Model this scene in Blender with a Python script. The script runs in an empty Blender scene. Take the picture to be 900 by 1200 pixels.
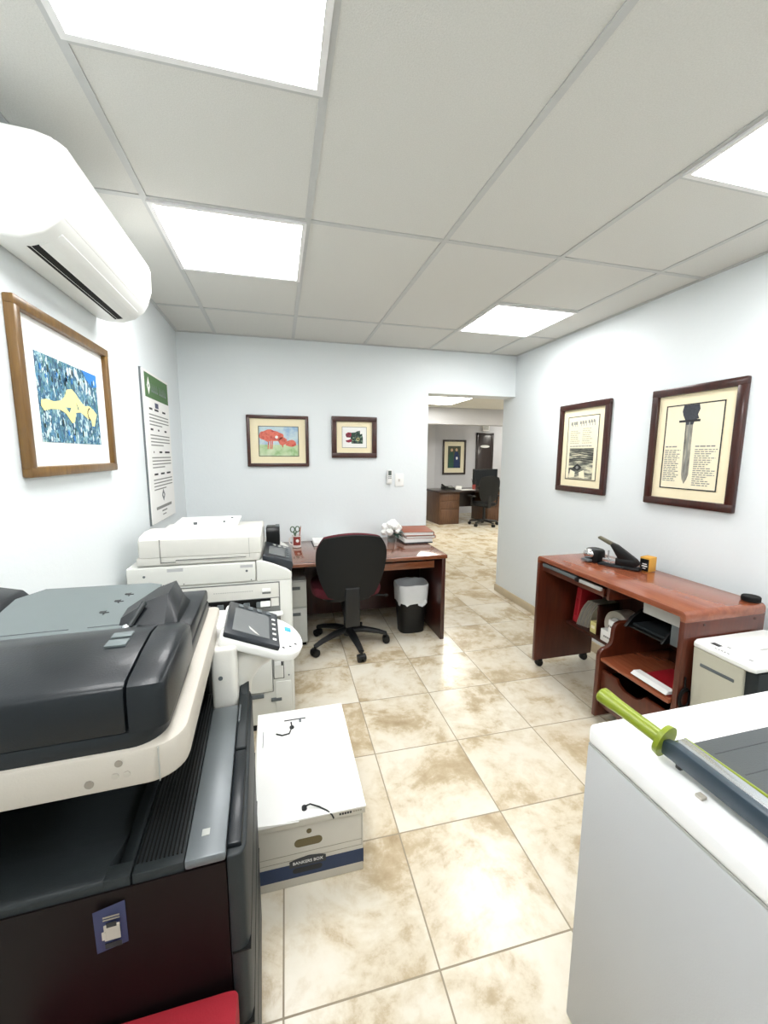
import bpy, bmesh, math, random
from mathutils import Vector, Matrix, Euler
random.seed(7)
SC = bpy.context.scene
COL = SC.collection
PI = math.pi

# ------------------------------------------------------------------ materials
def lin(h):
    h = h.lstrip('#')
    out = []
    for i in (0, 2, 4):
        c = int(h[i:i+2], 16) / 255
        out.append(c/12.92 if c <= .04045 else ((c+.055)/1.055)**2.4)
    return tuple(out) + (1.0,)

class NT:
    def __init__(s, name):
        s.m = bpy.data.materials.new(name); s.m.use_nodes = True
        s.t = s.m.node_tree; s.t.nodes.clear()
        s.out = s.n('ShaderNodeOutputMaterial'); s.b = s.n('ShaderNodeBsdfPrincipled')
        s.l(s.b.outputs[0], s.out.inputs[0])
    def n(s, t, **k):
        x = s.t.nodes.new(t)
        for a, v in k.items(): setattr(x, a, v)
        return x
    def l(s, a, b): s.t.links.new(a, b)
    def math(s, op, a, b=None, c=None):
        x = s.n('ShaderNodeMath', operation=op)
        for i, v in enumerate((a, b, c)):
            if v is None: continue
            if isinstance(v, (int, float)): x.inputs[i].default_value = v
            else: s.l(v, x.inputs[i])
        return x.outputs[0]
    def mix(s, fac, a, b, bt='MIX'):
        x = s.n('ShaderNodeMix', data_type='RGBA', blend_type=bt)
        for i, v in ((0, fac), (6, a), (7, b)):
            if isinstance(v, (int, float)): x.inputs[i].default_value = v
            elif isinstance(v, tuple): x.inputs[i].default_value = v
            else: s.l(v, x.inputs[i])
        return x.outputs[2]
    def noise(s, scale, detail=3, vec=None, rough=.5, dist=0):
        x = s.n('ShaderNodeTexNoise'); x.inputs['Scale'].default_value = scale
        x.inputs['Detail'].default_value = detail; x.inputs['Roughness'].default_value = rough
        x.inputs['Distortion'].default_value = dist
        if vec is not None: s.l(vec, x.inputs['Vector'])
        return x
    def ramp(s, fac, stops, interp='LINEAR'):
        x = s.n('ShaderNodeValToRGB'); e = x.color_ramp.elements; x.color_ramp.interpolation = interp
        while len(e) < len(stops): e.new(.5)
        for i, (p, c) in enumerate(stops): e[i].position = p; e[i].color = c
        s.l(fac, x.inputs[0]); return x.outputs[0]
    def obj(s, scale=None):
        c = s.n('ShaderNodeTexCoord').outputs['Object']
        if scale:
            m = s.n('ShaderNodeMapping'); m.inputs['Scale'].default_value = scale
            s.l(c, m.inputs[0]); c = m.outputs[0]
        return c

def mat(name, col, rough=.5, metal=0, var=.06, nscale=30, bump=0, bscale=300, coat=0, spec=.5):
    a = NT(name); c = lin(col)
    co = a.obj()
    nz = a.noise(nscale, 3, co)
    d = tuple(max(0, v*(1-var)) for v in c[:3]) + (1,)
    e = tuple(min(1, v*(1+var)) for v in c[:3]) + (1,)
    a.l(a.mix(nz.outputs[0], d, e), a.b.inputs['Base Color'])
    a.b.inputs['Roughness'].default_value = rough; a.b.inputs['Metallic'].default_value = metal
    a.b.inputs['Coat Weight'].default_value = coat; a.b.inputs['Coat Roughness'].default_value = .08
    a.b.inputs['Specular IOR Level'].default_value = spec
    if bump:
        n2 = a.noise(bscale, 2, co)
        bp = a.n('ShaderNodeBump'); bp.inputs['Strength'].default_value = bump; bp.inputs['Distance'].default_value = .002
        a.l(n2.outputs[0], bp.inputs['Height']); a.l(bp.outputs[0], a.b.inputs['Normal'])
    return a.m

def wood(name, c1, c2, axis='y', rough=.3, coat=.3):
    a = NT(name)
    sc = {'x': (3, 28, 28), 'y': (28, 3, 28), 'z': (28, 28, 3)}[axis]
    nz = a.noise(1, 5, a.obj(sc), .6, 1.2)
    col = a.ramp(nz.outputs[0], [(.3, lin(c1)), (.7, lin(c2))])
    a.l(col, a.b.inputs['Base Color']); a.b.inputs['Roughness'].default_value = rough
    a.b.inputs['Coat Weight'].default_value = coat; a.b.inputs['Coat Roughness'].default_value = .12
    return a.m

def emis(name, col, st):
    a = NT(name); a.b.inputs['Base Color'].default_value = lin(col)
    a.b.inputs['Emission Color'].default_value = lin(col); a.b.inputs['Emission Strength'].default_value = st
    return a.m

def floor_mat():
    a = NT('travertine_tile')
    pos = a.n('ShaderNodeNewGeometry').outputs['Position']
    mp = a.n('ShaderNodeMapping'); mp.vector_type = 'TEXTURE'
    mp.inputs['Location'].default_value = (.407, .9012, 0); mp.inputs['Rotation'].default_value = (0, 0, -.0159)
    mp.inputs['Scale'].default_value = (.4384, .4384, 1)
    a.l(pos, mp.inputs[0])
    sp = a.n('ShaderNodeSeparateXYZ'); a.l(mp.outputs[0], sp.inputs[0])
    fx, fy = a.math('FRACT', sp.outputs[0]), a.math('FRACT', sp.outputs[1])
    gx = a.math('ABSOLUTE', a.math('SUBTRACT', fx, .5)); gy = a.math('ABSOLUTE', a.math('SUBTRACT', fy, .5))
    g = a.math('MAXIMUM', gx, gy)
    edge = a.math('GREATER_THAN', g, .4940)
    ix, iy = a.math('FLOOR', sp.outputs[0]), a.math('FLOOR', sp.outputs[1])
    cb = a.n('ShaderNodeCombineXYZ'); a.l(ix, cb.inputs[0]); a.l(iy, cb.inputs[1])
    wn = a.n('ShaderNodeTexWhiteNoise', noise_dimensions='3D'); a.l(cb.outputs[0], wn.inputs[0])
    off = a.n('ShaderNodeVectorMath', operation='SCALE'); a.l(wn.outputs[1], off.inputs[0]); off.inputs[3].default_value = 40
    add = a.n('ShaderNodeVectorMath', operation='ADD'); a.l(pos, add.inputs[0]); a.l(off.outputs[0], add.inputs[1])
    n1 = a.noise(3.2, 6, add.outputs[0], .62, .5)
    n2 = a.noise(16, 6, add.outputs[0], .7, .3)
    k = a.math('ADD', a.math('MULTIPLY', n1.outputs[0], .72), a.math('MULTIPLY', n2.outputs[0], .28))
    col = a.ramp(k, [(.33, lin('a59172')), (.42, lin('bcab8e')), (.48, lin('d5cab3')), (.55, lin('e0d9c8')), (.72, lin('e6e1d4'))])
    tint = a.mix(a.math('MULTIPLY', wn.outputs[0], .22), col, lin('c8b595'))
    fin = a.mix(edge, tint, lin('948872'))
    a.l(fin, a.b.inputs['Base Color'])
    a.l(a.math('ADD', a.math('MULTIPLY', edge, .5), a.math('ADD', .16, a.math('MULTIPLY', n2.outputs[0], .12))), a.b.inputs['Roughness'])
    bp = a.n('ShaderNodeBump'); bp.inputs['Strength'].default_value = .5; bp.inputs['Distance'].default_value = .002
    a.l(a.math('SUBTRACT', 1, a.math('ADD', edge, a.math('MULTIPLY', n2.outputs[0], -.15))), bp.inputs['Height'])
    a.l(bp.outputs[0], a.b.inputs['Normal'])
    return a.m

def plaster(name, col):
    a = NT(name); co = a.n('ShaderNodeNewGeometry').outputs['Position']
    n1 = a.noise(1.3, 3, co); c = lin(col)
    a.l(a.mix(n1.outputs[0], tuple(v*.96 for v in c[:3])+(1,), tuple(min(1, v*1.03) for v in c[:3])+(1,)), a.b.inputs['Base Color'])
    a.b.inputs['Roughness'].default_value = .55
    n2 = a.noise(38, 4, co, .6)
    bp = a.n('ShaderNodeBump'); bp.inputs['Strength'].default_value = .25; bp.inputs['Distance'].default_value = .004
    a.l(n2.outputs[0], bp.inputs['Height']); a.l(bp.outputs[0], a.b.inputs['Normal'])
    return a.m

def tilecard():
    a = NT('ceiling_tile'); co = a.n('ShaderNodeNewGeometry').outputs['Position']
    n1 = a.noise(260, 3, co, .6); n3 = a.noise(.8, 2, co)
    a.l(a.mix(n1.outputs[0], lin('c6c6c1'), lin('e0e0dc')), a.b.inputs['Base Color'])
    a.b.inputs['Roughness'].default_value = .9
    bp = a.n('ShaderNodeBump'); bp.inputs['Strength'].default_value = .4; bp.inputs['Distance'].default_value = .002
    a.l(n1.outputs[0], bp.inputs['Height']); a.l(bp.outputs[0], a.b.inputs['Normal'])
    return a.m

M = dict(
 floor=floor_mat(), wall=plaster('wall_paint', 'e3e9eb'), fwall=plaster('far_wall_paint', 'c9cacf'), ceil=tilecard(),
 grid=mat('ceiling_grid_metal', 'bfc1c0', .5), light=emis('light_diffuser', 'ffffff', 9.0), flight=emis('far_light_diffuser', 'fffdf4', 10.0),
 lframe=mat('light_frame_white', 'e8e8e8', .4), base=mat('skirting_tile', 'cdbd9f', .3, var=.15, nscale=8),
 white=mat('white_plastic', 'eeefec', .35, var=.02), offw=mat('cream_plastic', 'd9d8d1', .4, var=.03, bump=.1), beige=mat('beige_plastic', 'bab4a9', .45, var=.03, bump=.15),
 white2=mat('copier_white_plastic', 'dedfd9', .4, var=.02), seam=mat('seam_grey', '6b6d6a', .6), lseam=mat('light_seam', 'a9aba6', .6),
 adf=mat('dark_slate_plastic', '171c20', .34, var=.05, bump=.12, coat=.08, spec=.3), adfl=mat('dark_feeder_front', '15191b', .34, bump=.12, coat=.2), tray=mat('grey_tray_plastic', '656e6f', .45, var=.03),
 body=mat('black_plum_panel', '0f0809', .5, var=.1, spec=.2), dkgrey=mat('dark_grey_plastic', '24292b', .5, bump=.15, spec=.3), grey=mat('mid_grey_plastic', '60676a', .45, bump=.15),
 silver=mat('silver_plastic', '666c6f', .36, metal=.15, var=.04), black=mat('black_plastic', '0a0b0c', .4, spec=.35), blackm=mat('black_matte', '080808', .7, spec=.25),
 screen=mat('grey_screen', '66696a', .5, var=.05), navy=mat('screen_bezel', '262b31', .3), blue=mat('blue_light', '3fa9d6', .4), blabel=mat('flyer_blue', '2c3659', .5),
 blueband=mat('box_blue_band', '2b3a57', .7), card=mat('shaded_cardboard', 'cdc9be', .8, var=.02), cardtop=mat('white_box_lid', 'f2f2ef', .8, var=.01), cardin=mat('box_hole_brown', '6f6446', .9), cardin2=mat('box_line', '9a9787', .9),  # box body card darkened in its colour for the shade on its front
 red=mat('red_fabric', '960c20', .75, bump=.3), redb=mat('red_binder', 'a8202a', .4), 
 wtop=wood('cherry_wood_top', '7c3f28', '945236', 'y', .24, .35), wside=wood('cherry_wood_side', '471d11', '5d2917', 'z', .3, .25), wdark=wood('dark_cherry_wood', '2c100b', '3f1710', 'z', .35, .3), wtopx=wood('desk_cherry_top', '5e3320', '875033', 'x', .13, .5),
 fwood=wood('far_desk_walnut', '4c3220', '6b4a32', 'z', .45, .1), fdoor=wood('dark_door_wood', '1d1210', '2d1d18', 'z', .3, .3),
 wood_frame=wood('dark_mahogany_frame', '290e09', '42180f', 'z', .3, .3), gold=wood('bronze_gold_frame', '5c3f18', '7d5c26', 'z', .35, .2), dframe=wood('dark_brown_frame', '31140d', '4a2216', 'x', .35, .2),
 mat=mat('cream_mat', 'f1e6c4', .8, var=.02), wmat=mat('white_mat', 'f4f4f2', .8, var=.01), paper=mat('white_paper', 'efefec', .8, var=.02), ivory=mat('ivory_paper', 'efe7cb', .8, var=.04), ink=mat('black_ink', '26282a', .7), ink2=mat('grey_ink', '8a8b88', .7), ink3=mat('faded_ink', 'b9b39c', .8),
 green=mat('poster_green', '4d7043', .7), sil=mat('brushed_steel', 'c3c6c8', .22, metal=.9), chrome=mat('chrome', 'd8d8d8', .12, metal=1),
 lime=mat('lime_handle', '7f8e22', .35, var=.05), cutd=mat('cutter_board_grey', '43484a', .5, bump=.2), cline=mat('cutter_lines', '33383a', .6), armd=mat('cutter_arm_slate', '33404a', .35), 
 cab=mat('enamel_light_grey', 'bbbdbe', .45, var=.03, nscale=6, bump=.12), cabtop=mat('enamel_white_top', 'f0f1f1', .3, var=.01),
 mesh=mat('chair_black_shell', '0c0e0f', .55, spec=.35), burg=mat('burgundy_fabric', '5f1a28', .9, bump=.4), cbase=mat('chair_black_nylon', '121314', .4),
 bag=mat('bin_bag_white', 'd9dcde', .35, var=.05), petal=mat('white_petals', 'f4f5f2', .7), leaf=mat('dark_leaf', '1f3a30', .6), glass=mat('vase_glass', 'c9cfce', .1),
 folder=mat('brown_card_folder', '9c5a43', .6), folder2=mat('dark_folder', '24323a', .5), mug=mat('mug_white', 'ece9e4', .25), mugred=mat('mug_brown_red', '8c3a34', .4), sciss=mat('scissor_green', '4b6a4f', .4), pencil=mat('pencil_red', 'b05a4a', .5), 
 orange=mat('orange_box', 'cf9a3a', .6), olive=mat('olive_grip', '5f5b49', .5), pedestal=mat('light_grey_metal', 'c9cbc6', .45), yellow=mat('yellow_note', 'd9cf8a', .8), clear=mat('grey_plastic_bag', 'a7a5a0', .35, var=.2), tan=mat('tan_tape', 'b3ada1', .5), greybox=mat('light_grey_box', 'b7b9b6', .6), 
 putty=mat('putty_plastic', 'bdbbaa', .45, var=.02),
 capg=mat('screw_cap_grey', '8a8378', .5), capl=mat('screw_cap_pale', 'b3ada2', .5),
 lcd=mat('lcd_green_grey', '56605a', .3))

M['glass'].node_tree.nodes['Principled BSDF'].inputs['Transmission Weight'].default_value = .95
# ------------------------------------------------------------------ mesh builder
class MB:
    def __init__(s): s.bm = bmesh.new(); s.mats = []
    def _mi(s, m):
        m = M[m] if isinstance(m, str) else m
        if m not in s.mats: s.mats.append(m)
        return s.mats.index(m)
    def _merge(s, b, m, mx=None):
        if mx is not None: bmesh.ops.transform(b, matrix=mx, verts=b.verts)
        bmesh.ops.recalc_face_normals(b, faces=b.faces)
        i = s._mi(m); vm = {}
        for v in b.verts: vm[v] = s.bm.verts.new(v.co)
        for f in b.faces:
            try: g = s.bm.faces.new([vm[v] for v in f.verts]); g.material_index = i
            except ValueError: pass
        b.free(); return s
    def _bev(s, b, bev, seg):
        if bev > 0:
            ed = [e for e in b.edges if len(e.link_faces) == 2 and e.calc_face_angle(0) > .5]
            bmesh.ops.bevel(b, geom=ed, offset=bev, segments=seg, profile=.5, affect='EDGES', clamp_overlap=True)
    def box(s, x0, x1, y0, y1, z0, z1, m, bev=0, seg=2, mx=None):
        b = bmesh.new(); bmesh.ops.create_cube(b, size=1)
        for v in b.verts: v.co = Vector(((x0+x1)/2+v.co.x*(x1-x0), (y0+y1)/2+v.co.y*(y1-y0), (z0+z1)/2+v.co.z*(z1-z0)))
        s._bev(b, bev, seg); return s._merge(b, m, mx)
    def prism(s, pts, ax, a0, a1, m, bev=0, seg=2, mx=None):
        b = bmesh.new()
        def P(p, a): return {'x': (a, p[0], p[1]), 'y': (p[0], a, p[1]), 'z': (p[0], p[1], a)}[ax]
        A = [b.verts.new(P(p, a0)) for p in pts]; B = [b.verts.new(P(p, a1)) for p in pts]
        b.faces.new(A[::-1]); b.faces.new(B); n = len(pts)
        for i in range(n): b.faces.new([A[i], A[(i+1) % n], B[(i+1) % n], B[i]])
        bmesh.ops.recalc_face_normals(b, faces=b.faces)
        s._bev(b, bev, seg); return s._merge(b, m, mx)
    def loft(s, rings, m, cap=True, mx=None, closed=True):
        b = bmesh.new(); R = [[b.verts.new(p) for p in r] for r in rings]; n = len(rings[0])
        for i in range(len(R)-1):
            for j in range(n if closed else n-1):
                b.faces.new([R[i][j], R[i][(j+1) % n], R[i+1][(j+1) % n], R[i+1][j]])
        if cap: b.faces.new(R[0][::-1]); b.faces.new(R[-1])
        return s._merge(b, m, mx)
    def lathe(s, prof, c, m, n=24, mx=None, cap=True):
        return s.loft([[(c[0]+r*math.cos(2*PI*k/n), c[1]+r*math.sin(2*PI*k/n), c[2]+z) for k in range(n)] for r, z in prof], m, cap, mx)
    def cyl(s, p0, p1, r0, r1, m, n=16): return s.tube([p0, p1], [r0, r1], m, n)
    def tube(s, pts, r, m, n=10, flat=1):
        pts = [Vector(p) for p in pts]; rr = r if isinstance(r, (list, tuple)) else [r]*len(pts)
        rings = []; up = None
        for i, p in enumerate(pts):
            t = (pts[min(i+1, len(pts)-1)]-pts[max(i-1, 0)]).normalized()
            if up is None: up = Vector((0, 0, 1)) if abs(t.z) < .9 else Vector((0, 1, 0))
            sd = t.cross(up).normalized(); u2 = sd.cross(t).normalized(); up = u2
            rings.append([p+(sd*math.cos(2*PI*k/n)+u2*math.sin(2*PI*k/n)*flat)*rr[i] for k in range(n)])
        return s.loft(rings, m)
    def ball(s, c, r, m, u=12, v=8, mx=None):
        r = r if isinstance(r, (tuple, list)) else (r, r, r)
        b = bmesh.new(); bmesh.ops.create_uvsphere(b, u_segments=u, v_segments=v, radius=1)
        for w in b.verts: w.co = Vector((c[0]+w.co.x*r[0], c[1]+w.co.y*r[1], c[2]+w.co.z*r[2]))
        return s._merge(b, m, mx)
    def poly(s, pts, m):
        b = bmesh.new(); b.faces.new([b.verts.new(p) for p in pts])
        i = s._mi(m); f = s.bm.faces.new([s.bm.verts.new(p) for p in pts]); f.material_index = i; b.free(); return s
    def build(s, name, parent=None, loc=None):
        me = bpy.data.meshes.new(name)
        root = parent
        while root is not None and root.parent is not None: root = root.parent
        if parent is not None: off = root.location.copy() if not root.get('_off') else Vector(root['_off'])
        elif loc is not None: off = Vector(loc)
        else:
            xs = [v.co for v in s.bm.verts]
            off = Vector(((min(v.x for v in xs)+max(v.x for v in xs))/2, (min(v.y for v in xs)+max(v.y for v in xs))/2, min(v.z for v in xs)))
        bmesh.ops.translate(s.bm, vec=-off, verts=s.bm.verts)
        s.bm.to_mesh(me); s.bm.free()
        for m in s.mats: me.materials.append(m)
        for p in me.polygons: p.use_smooth = True
        me.set_sharp_from_angle(angle=math.radians(32))
        o = bpy.data.objects.new(name, me); COL.objects.link(o)
        if parent is not None: o.parent = parent
        else: o.location = off
        return o

def srect(cx, cy, rx, ry, z, n=32, e=4.0):
    out = []
    for k in range(n):
        a = 2*PI*k/n; c, s_ = math.cos(a), math.sin(a)
        out.append((cx+rx*math.copysign(abs(c)**(2/e), c), cy+ry*math.copysign(abs(s_)**(2/e), s_), z))
    return out
def tag(o, label, cat, group=None):
    o['label'] = label; o['category'] = cat
    if group: o['group'] = group
    return o
def thing(name, loc, label, cat, group=None, rot=0):
    o = bpy.data.objects.new(name, None); COL.objects.link(o); o.location = loc; o.rotation_euler = (0, 0, rot)
    o.empty_display_size = .05
    return tag(o, label, cat, group)
def struct(o): o['kind'] = 'structure'; return o
def plabel(o, l): o['label'] = l; return o
def dup(r, loc, rot, label):
    c = r.copy(); COL.objects.link(c); c.location = loc; c.rotation_euler = (0, 0, rot); c['label'] = label
    for ch in r.children:
        d = ch.copy(); COL.objects.link(d); d.parent = c
        for g in ch.children:
            e = g.copy(); COL.objects.link(e); e.parent = d
    return c
def text_into(mb, txt, size, mx, m, ext=.0004):
    cu = bpy.data.curves.new('t', 'FONT'); cu.body = txt; cu.size = size; cu.align_x = 'CENTER'; cu.align_y = 'CENTER'; cu.extrude = ext
    ob = bpy.data.objects.new('t', cu); COL.objects.link(ob)
    dg = bpy.context.evaluated_depsgraph_get(); me = bpy.data.meshes.new_from_object(ob.evaluated_get(dg))
    b = bmesh.new(); b.from_mesh(me); mb._merge(b, m, mx)
    bpy.data.objects.remove(ob); bpy.data.curves.remove(cu); bpy.data.meshes.remove(me)

# ------------------------------------------------------------------ room constants
XL, XW, YB, YB2, YR, H = -.7557, 2.2747, 3.6572, 3.865, -1.7, 2.4312
CX = [-.4618+.6096*i for i in range(5)]          # ceiling tee columns
R = [-1.76, -.556, .648, 1.8528, 3.0575]
FX0, FX1, FY = .55, 7.2, 9.5
# floor
struct(MB().box(-.95, 7.4, -1.9, 9.8, -.1, 0, 'floor').build('floor'))
# ceiling with its grid
ce = struct(MB().box(-.95, XW+.2, YR-.2, YB+.02, H, H+.1, 'ceil').build('ceiling'))
g = MB()
for x in CX: g.box(x-.012, x+.012, YR, YB, H-.004, H, 'grid')
for y in R[1:]: g.box(XL, XW, y-.012, y+.012, H-.0035, H, 'grid')
for i, y in ((0, 1.2407), (0, 2.456), (3, 2.456), (3, 1.2407), (0, -.556+.6), (3, -.556+.6)): g.box(CX[i], CX[i]+.6096, y-.012, y+.012, H-.0035, H, 'grid')
for b in ((XL, XL+.02, YR, YB), (XW-.02, XW, YR, YB), (XL, XW, YB-.02, YB)): g.box(b[0], b[1], b[2], b[3], H-.006, H, 'grid')
struct(g.build('ceiling_grid', ce))
# walls
struct(MB().box(XL-.15, XL, YR-.15, YB2, 0, H+.1, 'wall').build('wall_left'))
struct(MB().box(XW, XW+.2, YR-.15, YB2, 0, H+.1, 'wall').build('wall_right'))
DX, DZ = 1.368, 2.043
struct(MB().box(XL, DX, YB, YB2, 0, H+.1, 'wall').box(DX, XW, YB, YB2, DZ, H+.1, 'wall').build('wall_back'))
struct(MB().box(XL-.15, XW+.2, YR-.15, YR, 0, H+.1, 'wall').build('wall_rear'))
struct(MB().box(XW-.012, XW, YR, YB2+.012, 0, .078, 'base', .003).box(XW-.012, XW+.2, YB2, YB2+.012, 0, .078, 'base', .003).build('baseboard_right'))
struct(MB().box(XL, DX, YB-.012, YB, 0, .078, 'base', .003).build('baseboard_back'))
struct(MB().box(XL, XL+.012, YR, YB-.012, 0, .078, 'base', .003).build('baseboard_left'))
# next room
struct(MB().box(FX0-.1, FX1+.2, YB2+.0, FY+.3, H, H+.1, 'ceil').build('ceiling_next_room'))
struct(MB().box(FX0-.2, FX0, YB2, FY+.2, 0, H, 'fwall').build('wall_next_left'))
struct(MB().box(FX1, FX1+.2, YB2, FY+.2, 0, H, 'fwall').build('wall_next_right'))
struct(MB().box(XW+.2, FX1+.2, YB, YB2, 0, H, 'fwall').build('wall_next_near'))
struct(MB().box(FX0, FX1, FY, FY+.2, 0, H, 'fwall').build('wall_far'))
struct(MB().box(FX0, FX1, 7.85, 8.05, 2.10, H, 'fwall', .004).build('trim_1'))       # dropped beam
struct(MB().box(3.3, 3.66, FY-.25, FY, 0, 2.43, 'fwall', .004).build('trim_2'))      # wall return
d = struct(MB().box(4.86, 4.91, FY-.03, FY, 0, 2.02, 'fdoor', .004).box(5.29, 5.34, FY-.03, FY, 0, 2.02, 'fdoor', .004).box(4.86, 5.34, FY-.03, FY, 1.98, 2.04, 'fdoor', .004).build('door_1'))
struct(MB().box(4.91, 5.29, FY-.02, FY, 0, 1.98, 'fdoor', .003).build('door_leaf', d))
struct(MB().cyl((4.95, FY-.02, 1), (4.95, FY-.07, 1), .02, .025, 'chrome').build('door_handle', d))
struct(MB().prism([(5.10+.13*math.cos(2*PI*k/24), 1.70+.035*math.sin(2*PI*k/24)) for k in range(24)], 'y', FY-.024, FY-.02, 'paper').build('door_white_oval', d))  # flat white oval on the dark door leaf
d = struct(MB().box(5.62, 5.68, FY-.03, FY, 0, 2.06, 'fdoor', .004).box(6.5, 6.56, FY-.03, FY, 0, 2.06, 'fdoor', .004).box(5.62, 6.56, FY-.03, FY, 2.04, 2.1, 'fdoor', .004).build('door_2'))
struct(MB().box(5.68, 6.5, FY-.02, FY, 0, 2.04, 'paper', .003).build('door_leaf', d))

# ------------------------------------------------------------------ ceiling lights
def clight(x0, y0, x1, y1, label, m='light', group='square ceiling light panels'):
    t = thing('ceiling_light', ((x0+x1)/2, (y0+y1)/2, H-.012), label, 'light', group)
    f = MB()
    for a in ((x0, x1, y0, y0+.018), (x0, x1, y1-.018, y1), (x0, x0+.018, y0+.018, y1-.018), (x1-.018, x1, y0+.018, y1-.018)):
        f.box(a[0], a[1], a[2], a[3], H-.012, H, 'lframe')
    f.build('frame', t)
    MB().box(x0+.018, x1-.018, y0+.018, y1-.018, H-.009, H-.002, m).build('diffuser', t)
w = .6096
clight(CX[0]+.004, .636, CX[1]-.004, 1.234, 'square white ceiling light cut by the top edge of the photo, nearest the camera')
clight(CX[0]+.004, 1.86, CX[1]-.004, 2.452, 'square white ceiling light beside the air conditioner, second along the left row')
clight(CX[3]+.004, 2.462, CX[4]-.004, 3.05, 'square white ceiling light above the doorway near the right wall')
clight(CX[3]+.004, .636, CX[4]-.004, 1.234, 'square white ceiling light cut by the right edge of the photo')
clight(CX[0]+.004, -.55, CX[1]-.004, .04, 'square white ceiling light behind the camera, left row')
clight(CX[3]+.004, -.55, CX[4]-.004, .04, 'square white ceiling light behind the camera, right row')
clight(2.35, 6.15, 3.2, 7.35, 'bright ceiling light seen through the doorway in the next room', 'flight', 'next room ceiling lights')
clight(4.6, 5.0, 5.8, 6.2, 'added light panel brightening the next room, out of sight to the right', 'flight', 'next room ceiling lights')  # unseen panel added to lift the brightness of the next room
clight(5.6, 8.4, 6.2, 9.0, 'added fill panel behind the dropped beam in the next room, out of sight', 'flight', 'next room ceiling lights')  # fill light put in out of view to brighten the far wall

# ------------------------------------------------------------------ air conditioner
t = thing('air_conditioner', (-.65, 1.755, 2.045), 'white wall mounted split air conditioner high on the left wall', 'air conditioner')
prof = [(-.7555, 2.06), (-.712, 2.048), (-.655, 2.046), (-.60, 2.066), (-.563, 2.098), (-.545, 2.128), (-.53, 2.18), (-.528, 2.262), (-.536, 2.288), (-.56, 2.306), (-.60, 2.316), (-.7555, 2.325)]
MB().prism(prof, 'y', 1.385, 2.145, 'white', .012, 3).build('casing', t)
MB().prism([(-.553, 2.112), (-.525, 2.18), (-.523, 2.265), (-.531, 2.291), (-.559, 2.311), (-.56, 2.3), (-.54, 2.26), (-.545, 2.18), (-.562, 2.12)], 'y', 1.405, 2.125, 'white', .003, 2).build('front_panel', t)
MB().prism([(-.632, 2.0485), (-.574, 2.084), (-.578, 2.09), (-.636, 2.0545)], 'y', 1.44, 2.09, 'white', .002).build('louver', t)
MB().prism([(-.664, 2.0445), (-.634, 2.0500), (-.636, 2.056), (-.664, 2.052)], 'y', 1.44, 2.08, 'blackm').build('air_outlet', t)
m_ = MB()
for k in range(6): m_.box(-.5235, -.5225, 1.93+.008*k, 1.935+.008*k, 2.165, 2.171, 'lseam')
m_.build('badge', t)

# ------------------------------------------------------------------ framed pictures
def frame_thing(name, label, wall, a0, a1, z0, z1, fw, fm, depth=.028, matw=.05, mm='mat', line=True, group=None):
    """wall 'B' back: a = x ; 'R' right: a = y (decreasing to the picture's right) ; 'L' left: a = y ; 'F' far wall"""
    org = {'B': (0, YB), 'F': (0, FY)}.get(wall)
    def P(a, d, z):
        if wall in 'BF': return (a, org[1]-d, z)
        if wall == 'R': return (XW-d, a, z)
        return (XL+d, a, z)
    lo, hi = min(a0, a1), max(a0, a1)
    t = thing(name, P((a0+a1)/2, 0, z0), label, 'picture', group)
    def bx(mb, u0, u1, w0, w1, d0, d1, m, bev=0):
        p, q = P(u0, d0, w0), P(u1, d1, w1)
        mb.box(min(p[0], q[0]), max(p[0], q[0]), min(p[1], q[1]), max(p[1], q[1]), min(p[2], q[2]), max(p[2], q[2]), m, bev)
    f = MB()
    bx(f, lo, hi, z0, z0+fw, 0, depth, fm, .006); bx(f, lo, hi, z1-fw, z1, 0, depth, fm, .006)
    bx(f, lo, lo+fw, z0+fw*.6, z1-fw*.6, 0, depth-.001, fm, .006); bx(f, hi-fw, hi, z0+fw*.6, z1-fw*.6, 0, depth-.001, fm, .006)
    f.build('frame', t)
    b = MB(); bx(b, lo+fw*.8, hi-fw*.8, z0+fw*.8, z1-fw*.8, .001, .010, mm); b.build('mat_board', t)
    def U(u, v, d):   # u 0..1 left->right as the viewer sees it inside the frame, v 0..1 bottom->top
        if wall == 'R': a = hi-fw-(hi-lo-2*fw)*u
        else: a = lo+fw+(hi-lo-2*fw)*u
        return P(a, d, z0+fw+(z1-z0-2*fw)*v)
    def flat(mb, pts, m, d=.0125):
        k = [Vector(U(u, v, d)) for u, v in pts]
        # orient towards the room
        nrm = (k[1]-k[0]).cross(k[2]-k[0])
        out = {'B': Vector((0, -1, 0)), 'F': Vector((0, -1, 0)), 'R': Vector((-1, 0, 0)), 'L': Vector((1, 0, 0))}[wall]
        if nrm.dot(out) < 0: k.reverse()
        th = -out*.001
        bb = bmesh.new(); A = [bb.verts.new(p) for p in k]; B = [bb.verts.new(p+th) for p in k]; n = len(k)
        bb.faces.new(A); bb.faces.new(B[::-1])
        for i in range(n): bb.faces.new([A[i], B[i], B[(i+1) % n], A[(i+1) % n]])
        mb._merge(bb, m)
    return t, flat
def rect(u0, u1, v0, v1): return [(u0, v0), (u1, v0), (u1, v1), (u0, v1)]
def blob(cu, cv, ru, rv, n=16, jit=.12):
    return [(cu+ru*math.cos(2*PI*k/n)*(1+random.uniform(-jit, jit)), cv+rv*math.sin(2*PI*k/n)*(1+random.uniform(-jit, jit))) for k in range(n)]
def outline(flat, mb, u0, u1, v0, v1, w, m, asp=1, d=.0128):
    flat(mb, rect(u0, u1, v0, v0+w*asp), m, d); flat(mb, rect(u0, u1, v1-w*asp, v1), m, d)
    flat(mb, rect(u0, u0+w, v0, v1), m, d); flat(mb, rect(u1-w, u1, v0, v1), m, d)

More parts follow.
